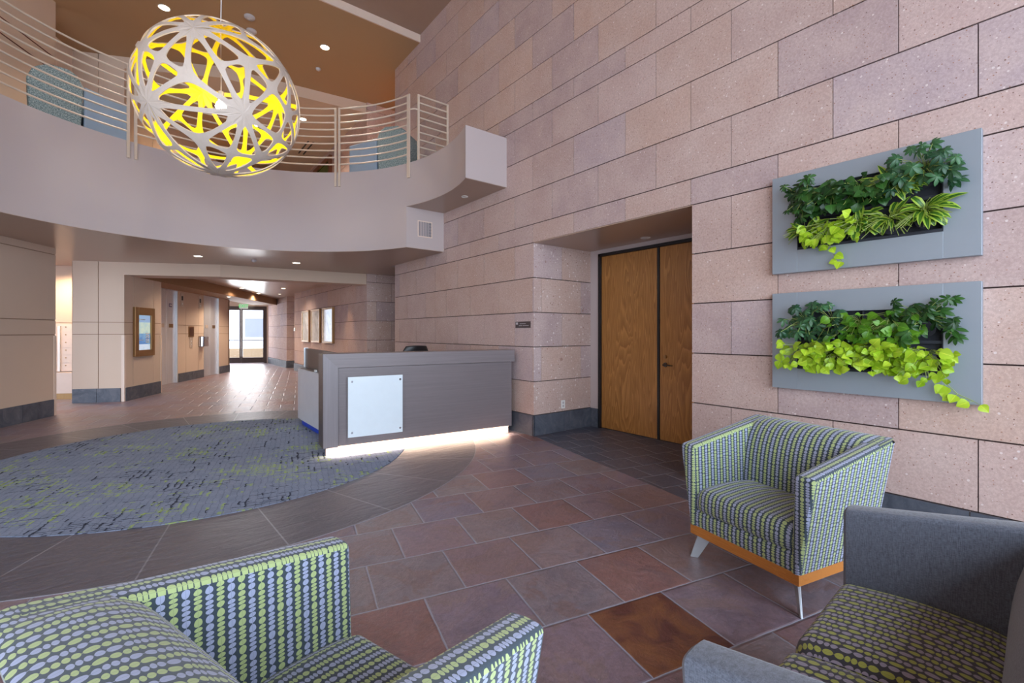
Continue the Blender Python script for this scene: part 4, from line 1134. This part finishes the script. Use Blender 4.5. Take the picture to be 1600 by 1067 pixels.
        for i in range(nx):
            f = i / (nx - 1); x = xa + (xb - xa) * f; ed = min(f, 1 - f) * (xb - xa)
            drop = .022 * (1 - min(1, ed / .035)) ** 2; row = []; ur = []
            for (y, z), lp in zip(prof, Lp):
                row.append((x, y - (drop * .8 if y > yf - .06 else 0), z - (drop if z > .36 else 0))); ur.append((x, lp))
            P.append(row); UV.append(ur)
        st.grid(P, 0, UV)
        st.face([st.vert(p) for p in P[0]], 0, [(p[1], p[2]) for p in P[0]]); st.face([st.vert(p) for p in P[-1]], 0, [(p[1], p[2]) for p in P[-1]])
        st.build('seat_cushion', M[mseat], r, smooth=50)
    ap = MB(); P = []; UV = []
    for i in range(9):
        x = -ihw + 2 * ihw * i / 8; row = [(x, yf - .3, .30), (x, yf - .012, .30), (x, yf + .002, .29), (x, yf + .006, .25), (x, yf + .002, z0)]
        P.append(row); UV.append([(p[0], -p[2]) for p in row])
    ap.grid(P, 0, UV); ap.build('front_rail', M[mseat], r, smooth=50)
    # wood plinth frame and blade legs
    wd = MB(); bi = .0
    P0 = U_path(hwb - .004, yf + .008, ybb, .04, 1, 4, 1)
    ring = [(p.x, p.y) for p in P0]
    wd.prism(ring, z0 - .055, z0 + .0); wd.build('wooden_base', M['honey'], r, bevel=.002)
    for sx in (-1, 1):
        for sy in (-1, 1):
            yy = yf - .05 if sy > 0 else ybb + .06; xx = sx * (hwb - .05)
            dirv = Vector((sx, sy * .9, 0)).normalized(); tt = Vector((-dirv.y, dirv.x, 0))
            lg = MB(); zt = z0 - .055
            def sec(z, off, w_, th): return [Vector((xx, yy, z)) + dirv * (off + a) + tt * b for a, b in ((-w_ / 2, -th / 2), (w_ / 2, -th / 2), (w_ / 2, th / 2), (-w_ / 2, th / 2))]
            lg.hexa(sec(0.0, .052, .045, .010), sec(zt, -.015, .085, .014)); lg.build('leg', M['silver'], r, bevel=.002)
    return r
# rz turns local +y (front) to the facing direction
def face_rot(fx, fy): return math.atan2(fy, fx) - PI / 2
tub_chair((2.835, 1.147, 0), face_rot(-.975, .22), 'armchair with honey wood base in green and lilac bead fabric, against the stone wall', ybt=-.365, zb=.81, hwt=.41)
tub_chair((.272, 1.092, 0), face_rot(.962, .273) + rad(1.5), 'bead-patterned armchair beside the dark border slabs, seen partly from behind and above', hwt=.415, ybt=-.44, zf=.69, zb=.815)
tub_chair((1.545, .245, 0), rad(3.2), 'grey two-seat settee with green and lilac bead fabric seats', hwb=.60, hwt=.655, mshell='grey_fab', mseat='bead2', cushions=2, name='settee', cat='settee', arm=.095, zf=.69, zb=.80)

# ------------------------------------------------------------------ living wall planters
def leaf_poly(kind):
    if kind == 'heart': return [(0, .0), (.12, .34), (.32, .50), (.55, .44), (.8, .22), (1, 0)]
    if kind == 'blade': return [(0, .03), (.2, .11), (.45, .14), (.7, .10), (.9, .04), (1, 0)]
    return [(0, .02), (.25, .13), (.55, .21), (.8, .15), (1, 0.02)]
def add_leaf(mb, p, d, up, L, kind, curl, fold, t, mi=0):
    d = d.normalized(); side = d.cross(up)
    if side.length < 1e-3: side = d.orthogonal()
    side.normalize(); nrm = side.cross(d).normalized()
    prof = leaf_poly(kind); N_ = len(prof); rows = []; uvs = []
    for k, (s, w) in enumerate(prof):
        a = curl * s; c = p + d * (L * s * math.cos(a * .5)) - nrm * (L * math.sin(a) * s * .5)
        row = []; ur = []
        for j in (-1, -.5, 0, .5, 1):
            row.append(c + side * (w * L * j) + nrm * (abs(j) * w * L * fold)); ur.append((.5 + j * .5, s))
        rows.append(row); uvs.append(ur)
    mb.grid(rows, mi, uvs, t)
def planter(z0, z1, zi0, zi1, lab):
    y0, y1, yi0, yi1 = .45, 1.63, .62, 1.45; X = W
    r = empty('wall_planter', (X, (y0 + y1) / 2, z0), lab, 'wall planter')
    ox = -X; cy = (y0 + y1) / 2
    B = lambda mb, xa, xb, ya, yb, za, zb: mb.box(xa, xb, ya - cy, yb - cy, za - z0, zb - z0)
    mb = MB()
    B(mb, -.06, -.004, y0, yi0, z0, z1); B(mb, -.06, -.004, yi1, y1, z0, z1); B(mb, -.06, -.004, yi0, yi1, z0, zi0); B(mb, -.06, -.004, yi0, yi1, zi1, z1)
    mb.build('aluminium_surround', M['alu_panel'], r, bevel=.0015)
    mb = MB(); B(mb, -.012, -.002, yi0, yi1, zi0, zi1); B(mb, -.058, -.012, yi0, yi0 + .006, zi0, zi1); B(mb, -.058, -.012, yi1 - .006, yi1, zi0, zi1); B(mb, -.058, -.012, yi0 + .006, yi1 - .006, zi0, zi0 + .02)
    ym = (yi0 + yi1) / 2; B(mb, -.056, -.012, ym - .003, ym + .003, zi0 + .02, zi1); B(mb, -.05, -.012, yi0 + .006, yi1 - .006, (zi0 + zi1) / 2 - .01, (zi0 + zi1) / 2 + .01)
    mb.build('tray', M['tray'], r)
    return r
def pots(z, ys, r_par_unused, zb):
    for i, y in enumerate(ys):
        pass
def plant(kind, y, z, rnd, label, n, spread=.13, drop=0.0, pot=True, size=1.0, vine=None):
    n = int(n * (2.0 if z > 1.8 and kind != 'striped' else 1.5))
    """root pot tucked in the tray, foliage in front of the wall"""
    x0 = W - .05
    r = empty('potted_plant', (x0, y, z), label, 'plant', None)
    mb = MB()
    mb.cyl((-.045, 0, -.045), (.034, 0, .0), .052, .045, 16); po = mb.build('pot', M['pot'], r, smooth=40)
    fo = MB(); st = MB()
    mat = {'umbrella': 'leaf_teal', 'umbrella_dark': 'leaf_dk', 'heart': 'leaf_md', 'lime': 'leaf_lt', 'striped': 'leaf_st', 'broad': 'leaf_dk'}[kind]
    base = Vector((-.02, 0, .01)); umb = kind.startswith('umbrella')
    if umb: n = int(n * .95)
    for k in range(n):
        a = rnd.uniform(-1, 1) ** 1; b = rnd.uniform(-1, 1)
        out = rnd.uniform(.02, .17) * size
        up_ = .135 if umb else .085
        tip = base + Vector((-out, spread * a, b * up_ + (.02 if umb else -.01) - drop * rnd.random() ** 2))
        st.tube([base, (base + tip) * .5 + Vector((-.03, 0, .02)), tip], .0018, 5)
        up = Vector((-.75, 0, .65)); t = rnd.random() * .9 + .05
        if umb:
            nl = rnd.choice((6, 7, 8)); ax = Vector((-.8, rnd.uniform(-.6, .6), rnd.uniform(.0, .9))).normalized(); u = ax.orthogonal().normalized(); w = ax.cross(u)
            L = rnd.uniform(.042, .072) * size; ph = rnd.random() * 6
            for q in range(nl):
                an = ph + 2 * PI * q / nl; dd = (u * math.cos(an) + w * math.sin(an)) - ax * rnd.uniform(.05, .3)
                add_leaf(fo, tip, dd, ax, L * rnd.uniform(.8, 1.1), 'oval', rnd.uniform(.5, 1.1), .2, t)
        elif kind == 'striped':
            add_leaf(fo, base + Vector((-.03, a * .035, rnd.uniform(-.02, .03))), Vector((-.55, a * 1.1, rnd.uniform(-.45, .9))), up, rnd.uniform(.10, .20) * size, 'blade', rnd.uniform(1.2, 2.6), .25, t)
        else:
            L = rnd.uniform(.034, .074) * size * (1.1 if kind == 'broad' else 1)
            d = Vector((-.35 + rnd.uniform(-.5, .3), a * .5 + rnd.uniform(-.8, .8), -rnd.uniform(-.25, 1.0)))
            add_leaf(fo, tip, d, Vector((-1, rnd.uniform(-.5, .5), .45 + rnd.uniform(-.6, .5))), L, 'heart', rnd.uniform(.2, 1.1), .22, t)
    if vine:
        pts = [base] + [Vector(v) for v in vine]; st.tube(pts, .0024, 6)
        for i, p in enumerate(pts[1:]):
            for q in range(2):
                dd = Vector((-.35, rnd.uniform(-1, 1), rnd.uniform(-1, -.1))); stp = p + Vector((-.01, dd.y * .03, dd.z * .02))
                st.tube([p, stp], .0014, 5); add_leaf(fo, stp, dd, Vector((-1, 0, .3)), rnd.uniform(.05, .07), 'heart', .5, .2, .8)
    fo.build('foliage', M[mat], r, smooth=60, weld='nonorm' if False else False); st.build('stems', M['stem'], r)
    return r
planter(1.83, 2.59, 2.00, 2.46, 'upper of the two satin aluminium wall planters on the stone wall')
planter(.93, 1.675, 1.09, 1.52, 'lower of the two satin aluminium wall planters on the stone wall')
rn = random.Random(11)
ys = [1.37, 1.20, 1.04, .87, .70]
UP = [('umbrella_dark', 2.33, 'dark umbrella-leaved plant at the corner nearest the door, top row of the upper planter', 26),
      ('broad', 2.35, 'dark heart-leaved plant second from the door in the top row of the upper planter', 44),
      ('broad', 2.34, 'dark leafy plant in the middle of the top row of the upper planter', 48),
      ('striped', 2.33, 'green blade-leaved plant next to the far umbrella plant, top row of the upper planter', 40),
      ('umbrella', 2.38, 'tall umbrella-leaved plant at the corner farthest from the door, top row of the upper planter', 18)]
UL = [('striped', 2.10, 'bushy blade-leaved plant at the corner nearest the door, bottom row of the upper planter', 26),
      ('lime', 2.12, 'lime heart-leaved plant trailing below the upper planter', 34),
      ('striped', 2.11, 'lime-striped plant in the middle of the bottom row of the upper planter', 26),
      ('striped', 2.11, 'lime-striped plant fourth from the door in the bottom row of the upper planter', 26),
      ('striped', 2.12, 'lime-striped plant at the corner farthest from the door, bottom row of the upper planter', 26)]
LU = [('umbrella', 1.43, 'umbrella-leaved plant at the corner nearest the door, top row of the lower planter', 20),
      ('umbrella', 1.43, 'umbrella-leaved plant second from the door in the top row of the lower planter', 16),
      ('heart', 1.42, 'mid-green heart-leaved plant in the middle of the top row of the lower planter', 44),
      ('heart', 1.42, 'mid-green heart-leaved plant fourth from the door, top row of the lower planter', 36),
      ('umbrella_dark', 1.43, 'variegated umbrella plant at the corner farthest from the door, top row of the lower planter', 22)]
LL = [('lime', 1.22, 'lime heart-leaved plant at the corner nearest the door, bottom row of the lower planter', 42),
      ('lime', 1.22, 'lime heart-leaved plant second from the door, bottom row of the lower planter', 46),
      ('lime', 1.22, 'lime heart-leaved plant in the middle of the bottom row of the lower planter', 46),
      ('lime', 1.23, 'lime heart-leaved plant fourth from the door, bottom row of the lower planter', 46),
      ('lime', 1.22, 'lime heart-leaved plant trailing off the far corner of the lower planter', 46)]
for rows_ in (UP, UL, LU, LL):
    for (k, z, lab, n), y in zip(rows_, ys):
        dr = .10 if 'trailing' in lab else (.05 if k == 'lime' else .03)
        vn_ = None
        if 'trailing off' in lab: vn_ = [(-.06, -.03, -.04), (-.05, -.07, -.11), (-.045, -.10, -.17), (-.04, -.15, -.23), (-.04, -.22, -.265)]
        if 'trailing below' in lab: vn_ = [(-.07, .0, -.06), (-.05, .02, -.13), (-.045, .0, -.19), (-.04, -.05, -.24)]
        plant(k, y, z, rn, lab, n, .16 if k.startswith('umb') else .15, dr, vine=vn_)

# ------------------------------------------------------------------ wall fittings
r = empty('room_sign', (W, 4.85, 1.43), 'small dark brown room sign on the stone wall beside the desk', 'sign')
mb = MB(); mb.box(-.006, 0, -.16, .16, 0, .085); mb.build('plate', M['brown_plate'], r, bevel=.001)
mb = MB(); mb.box(-.008, -.006, .105, .145, .045, .075); mb.build('symbol', M['white_dim'], r)
for z, w, s in ((.056, .030, 8), (.030, .018, 14)):
    mb = MB(); x0 = -.055 if s == 8 else -.125; rr2 = random.Random(s)
    a = -.06 if s == 8 else -.125; b = .06 if s == 8 else .085; y = a
    while y < b:
        wd_ = rr2.uniform(.006, .011)
        if not (s == 14 and abs(y + .0) < .008): mb.box(-.0072, -.006, y, y + wd_ * .6, z - .0045, z + .0045 * rr2.uniform(.6, 1.2))
        y += wd_ + .003
    mb.build('lettering', M['white_dim'], r)
r = empty('wall_outlet', (4.50, 4.63, .31), 'white double outlet on the stone recess return above the slate base', 'outlet')
mb = MB(); mb.box(-.036, .036, -.006, 0, 0, .115); mb.build('cover_plate', M['white'], r, bevel=.002)
for z in (.035, .08):
    mb = MB(); mb.box(-.015, .015, -.008, -.006, z - .014, z + .014); mb.build('socket', M['white_dim'], r)
# directory board
Fd = frame3((A1[0], A1[1], 0), E1)
p = Fd @ Vector((.28, 0, .87)); r = empty('directory_board', p, 'bronze-framed building directory with lit blue screen left of the elevators', 'directory board', None, E1)
mb = MB(); w_, h_ = .72, 1.02
for a in ((0, .13, 0, h_), (w_ - .13, w_, 0, h_), (.13, w_ - .13, 0, .13), (.13, w_ - .13, h_ - .16, h_)): mb.box(a[0], a[1], -.05, 0, a[2], a[3])
mb.build('frame', M['bronze'], r, bevel=.004)
m_, nt_, b_ = new_mat('directory_screen'); hh_ = N(nt_)
co = hh_.n('ShaderNodeTexCoord').outputs['Object']; sp = hh_.n('ShaderNodeSeparateXYZ'); hh_.l(co, sp.inputs[0])
zc = hh_.ramp(hh_.math('DIVIDE', sp.outputs[2], 1.0), [(0.13, srgb(214, 224, 240)), (.24, srgb(214, 224, 240)), (.25, srgb(90, 132, 190)), (.46, srgb(84, 130, 190)), (.47, srgb(206, 218, 200)), (.70, srgb(198, 220, 214)), (.71, srgb(150, 176, 214)), (.86, srgb(160, 184, 220))], 'CONSTANT')
zc = hh_.mix(hh_.ramp(hh_.noise(co, 6, 3), [(.45, (0, 0, 0)), (.6, (.5, .5, .5))]), zc, C4(srgb(150, 190, 210)))
hh_.l(zc, b_.inputs['Emission Color']); b_.inputs['Emission Strength'].default_value = .8; b_.inputs['Base Color'].default_value = (0, 0, 0, 1)
mb = MB(); mb.box(.13, w_ - .13, -.02, -.01, .13, h_ - .16); sc_ = mb.build('screen', m_, r)
mb = MB()
for j in range(5): mb.box(.42, .55, -.0215, -.020, .28 + .045 * j, .305 + .045 * j)
mb.box(.18, .33, -.0215, -.020, .33, .345); mb.box(.18, .4, -.0215, -.020, .76, .775)
mb.build('text_lines', M['white'], sc_)
# elevator fittings
def el_item(name, s, z, lab, cat, grp=None):
    p = Fel @ Vector((s, 0, z)); return empty(name, p, lab, cat, grp, E1)
for s, lab in ((.25, 'elevator position indicator above the wall right of the first elevator'), (1.34, 'elevator position indicator beside the second elevator')):
    r = el_item('floor_indicator', s, 2.09, lab, 'indicator', 'elevator floor indicators')
    mb = MB(); mb.box(-.08, .08, -.012, 0, 0, .37); mb.build('plate', M['plate'], r)
    mb = MB(); mb.box(-.045, .045, -.016, -.012, .17, .29); mb.build('display', M['black'], r)
    mb = MB(); mb.cyl((0, -.012, .08), (0, -.02, .08), .03, n=14); mb.build('arrow_lamp', M['white'], r)
r = el_item('notice_plaque', .78, 1.235, 'dark bronze plaque on the wall between the elevators', 'plaque'); mb = MB(); mb.box(-.15, .15, -.02, 0, 0, .31); mb.build('plate', M['bronze'], r)
mb = MB(); mb.box(-.12, .12, -.022, -.02, .03, .28); mb.build('panel_face', plain('dark_plaque', srgb(78, 42, 18), .3), r)
r = el_item('call_button_panel', .775, .92, 'pale elevator call panel below the bronze plaque', 'call panel'); mb = MB(); mb.box(-.08, .08, -.012, 0, 0, .3); mb.build('plate', M['plate'], r)
for z in (.1, .19):
    mb = MB(); mb.cyl((0, -.012, z), (0, -.02, z), .02, n=14); mb.build('button', M['white'], r)
r = el_item('wall_dispenser', 1.42, .95, 'silver curved wall box beside the second elevator', 'dispenser')
mb = MB(); mb.prism([(.16 * math.cos(rad(a)), -.2 * math.sin(rad(a)) - .001) for a in range(0, 181, 15)], 0, .29); mb.build('body', M['chrome'], r, smooth=30)
mb = MB(); mb.box(-.17, .17, -.012, 0, -.02, .31); mb.build('back_plate', M['bronze'], r)
# mailboxes in the gap
d2 = Vector((far1[0] - far0[0], far1[1] - far0[1], 0)).normalized(); am = math.atan2(d2.y, d2.x)
pm = Vector((*far0, 0)) + d2 * 1.0
r = empty('mailbox_bank', pm + Vector((0, 0, .56)), 'cream bank of small lockers in the bright gap behind the corner', 'mailboxes', None, am)
mb = MB(); mb.box(-.1, .7, -.05, 0, 0, .98); mb.build('cabinet', M['guard'], r)
for i in range(6):
    for j in range(2):
        x = -.09 + j * .29 + (.0 if j == 0 else .09); mb = MB(); z = .02 + i * .16; mb.box(x, x + .26, -.058, -.05, z, z + .15); dr = mb.build('locker_door', M['guard'], r)
        mb = MB(); mb.cyl((x + .05, -.058, z + .1), (x + .05, -.064, z + .1), .012, n=10); mb.build('lock', M['bronze'], dr)
mb = MB(); mb.box(.205, .245, -.075, -.05, .0, .94); mb.build('divider', M['white'], r)
r = empty('waste_cabinet', pm + Vector((.0, -.15, 0)), 'low cream cabinet under the lockers in the bright gap', 'cabinet', None, am)
mb = MB(); mb.box(-.1, .7, -.1, .1, .12, .54); mb.build('body', M['guard'], r); mb = MB(); mb.box(-.09, .69, -.09, .1, 0, .12); mb.build('plinth', M['bronze'], r)
# framed pictures
def art_mat(name, stops, sc, emis=0):
    m, nt, b = new_mat(name); h = N(nt); co = h.n('ShaderNodeTexCoord').outputs['Object']
    h.l(h.ramp(h.noise(co, sc, 5, .7, 1.0), stops), b.inputs['Base Color']); b.inputs['Roughness'].default_value = .06; b.inputs['Specular IOR Level'].default_value = .8
    return m
art = art_mat('print_with_reflection', [(.35, srgb(186, 190, 194)), (.5, srgb(222, 226, 230)), (.7, srgb(242, 244, 246))], 3)  # cool pale tones carry the reflections on the glass, painted into the print
for yc, wd, lab in ((16.16, .88, 'pale glass-fronted framed print nearest the glass doors'), (14.97, .92, 'pale glass-fronted framed print in the middle of three'), (13.71, .98, 'pale glass-fronted framed print nearest the reception desk')):
    r = empty('framed_print', (4.0, yc, 1.06), lab, 'picture', 'framed prints on the corridor stone wall')
    mb = MB(); a = wd / 2; b = 1.02
    for q in ((-a, -a + .05, 0, b), (a - .05, a, 0, b), (-a + .05, a - .05, 0, .05), (-a + .05, a - .05, b - .05, b)): mb.box(-.07, -.001, q[0], q[1], q[2], q[3])
    mb.build('frame', M['bronze'], r, bevel=.003)
    mb = MB(); mb.box(-.05, -.04, -a + .05, a - .05, .05, b - .05); mb.build('print', art, r)
r = empty('wall_thermostat', (4.0, 17.8, 1.42), 'small white thermostat on the stone wall past the framed prints', 'thermostat'); mb = MB(); mb.box(-.03, 0, -.06, .06, 0, .12); mb.build('body', M['white'], r, bevel=.004)
# upper storey picture
green = art_mat('foliage_print', [(.3, srgb(20, 40, 10)), (.5, srgb(60, 100, 20)), (.7, srgb(120, 150, 40))], 9)
r = empty('framed_print', (4.0, 14.3, 5.2), 'green foliage picture in brown frame on the upper storey stone wall', 'picture')
mb = MB()
for q in ((-.85, -.7, 0, 1.2), (.7, .85, 0, 1.2), (-.7, .7, 0, .12), (-.7, .7, 1.08, 1.2)): mb.box(-.08, -.001, *q)
mb.build('frame', plain('brown_frame', srgb(120, 70, 44), .5), r); mb = MB(); mb.box(-.05, -.04, -.7, .7, .12, 1.08); mb.build('print', green, r)

# balcony lounge chairs --------------------------------------------------------------
def lounge(p, rz, lab, mir=1, dp=.72, k=1.0):
    r = empty('lounge_chair', p, lab, 'lounge chair', 'high-backed lounge chairs on the balcony', rz)
    # local x: from back (x=0) to front (x=1.2); outer side faces local -y
    def ext(mb, poly, y0, y1): 
        mb.hexa([(x * mir, y0, z) for x, z in poly], [(x * mir, y1, z) for x, z in poly])
    sh = MB(); poly = [(.0, .06), (.50 * k, .06), (.53 * k, .68), (.47 * k, .82), (.38 * k, .88), (.18, .88), (.03, .78), (-.03, .62)]
    ext(sh, poly, 0, dp); sh.build('backrest', M['speck'], r, bevel=.025)
    for y0_ in (0, dp - .1):
        s2 = MB(); ext(s2, [(.53 * k, .06), (1.03 * k, .06), (1.03 * k, .60), (.80 * k, .64), (.53 * k, .70)], y0_ + .005, y0_ + .10); s2.build('arm_panel', M['paleblue'], r, bevel=.02)
    s3 = MB(); ext(s3, [(.53 * k, .10), (1.0 * k, .10), (1.0 * k, .42), (.53 * k, .44)], .11, dp - .11); s3.build('seat_cushion', M['paleblue'], r, bevel=.03)
    mb = MB(); ext(mb, [(.02, 0), (1.0 * k, 0), (1.0 * k, .06), (.02, .06)], .03, dp - .03); mb.build('base', M['alu'], r)
    return r
lounge((-1.30, 8.75, FZ + .006), rad(8.4), 'speckled pale blue high-backed lounge chair behind the railing left of the lamp')
lounge((3.50, 7.50, FZ + .006), rad(-50.6), 'speckled pale blue high-backed lounge chair behind the railing near the stone wall', -1, .5, 1.1)

# ------------------------------------------------------------------ light
wd = bpy.data.worlds.new('World'); S.world = wd; wd.use_nodes = True
nt = wd.node_tree; bg = nt.nodes['Background']; h = N(nt)
sky = h.n('ShaderNodeTexSky'); sky.sky_type = 'HOSEK_WILKIE'; sky.turbidity = 4; sky.sun_direction = Vector((-.3, -.5, .7)).normalized()
mixc = h.mix(.75, sky.outputs[0], (.76, .87, 1.06, 1)); h.l(mixc, bg.inputs['Color']); bg.inputs['Strength'].default_value = 4.0
def area(name, loc, rot, sx, sy, power, col, spread=180):
    l = bpy.data.lights.new(name, 'AREA'); l.shape = 'RECTANGLE'; l.size = sx; l.size_y = sy; l.energy = power; l.color = col; l.spread = rad(spread)
    o_ = bpy.data.objects.new(name, l); COL.objects.link(o_); o_.location = loc; o_.rotation_euler = rot; return o_
area('window_daylight', (-2.2, -3.15, 2.4), (rad(90), 0, 0), 11.5, 4.2, 560, (.76, .88, 1.0))
sn = bpy.data.lights.new('sun', 'SUN'); sn.energy = 5; sn.angle = rad(2); sn.color = (1, .97, .93)
so_ = bpy.data.objects.new('sun', sn); COL.objects.link(so_); so_.rotation_euler = (Vector((e1.x, e1.y, .62))).to_track_quat('Z', 'Y').to_euler()
GW = (1, .74, .48)
area('entry_daylight', en @ Vector((-.28, .25, 1.35)), (rad(90), 0, E1 - PI / 2 + PI), 1.9, 2.1, 130, (1, .97, .95))
downlight(5.6, 9.9, HZ, 'added fill light over the recess beyond the stone wall corner', None, .09, 'lens', 320, 140, (1, .62, .3))  # unseen fixture, added as warm fill for the recess
downlight(-1.62, 12.85, CZ, 'added fill light in the gap behind the panelled corner', None, .07, 'lens', 150, 150, GW)  # lamp added to brighten the gap, no fixture of the place
for x, y, lb in ((2.0, 13.2, 'nearer'), (2.3, 16.5, 'farther'), (2.6, 19.5, 'farthest')):
    downlight(x, y, 6.6, 'added upper corridor fill light, %s of the row from the balcony' % lb, 'added fill lights in the upper corridor', .09, 'lens', 520, 150, GW)  # lamps added as warm fill along the upper corridor
downlight(-1.95, 11.6, HZ, 'added fill light over the gap behind the upper left wall', None, .07, 'lens', 150, 150, GW)  # fill lamp added to light the upper return wall
downlight(1.25, 13.0, CZ, 'added corridor fill light just behind the header in front of the directory', 'downlights in the corridor ceiling', .075, 'lens', 90, 150, (1, .8, .6))  # added fill to brighten the corridor around the directory
downlight(2.1, 14.6, CZ, 'added corridor fill light in front of the first elevator', 'downlights in the corridor ceiling', .075, 'lens', 90, 150, (1, .8, .6))  # added fill to brighten the elevator side of the corridor

# ------------------------------------------------------------------ camera
cam = bpy.data.cameras.new('Camera'); co_ = bpy.data.objects.new('Camera', cam); COL.objects.link(co_)
cam.sensor_width = 36; cam.lens = 36 * 720 / 1600; cam.shift_y = -14 / 1600; cam.clip_start = .02
co_.location = (0, 0, 1.366); co_.rotation_euler = (rad(90), 0, -math.atan(560 / 720))
S.camera = co_
S.view_settings.view_transform = 'Standard'; S.view_settings.look = 'None'; S.view_settings.gamma = 1; S.view_settings.use_curve_mapping = False
S.view_settings.exposure = 0.17
S.cycles.max_bounces = 10; S.cycles.diffuse_bounces = 6; S.cycles.glossy_bounces = 4; S.cycles.transparent_max_bounces = 8
S.cycles.use_denoising = True
S.cycles.sample_clamp_indirect = 6
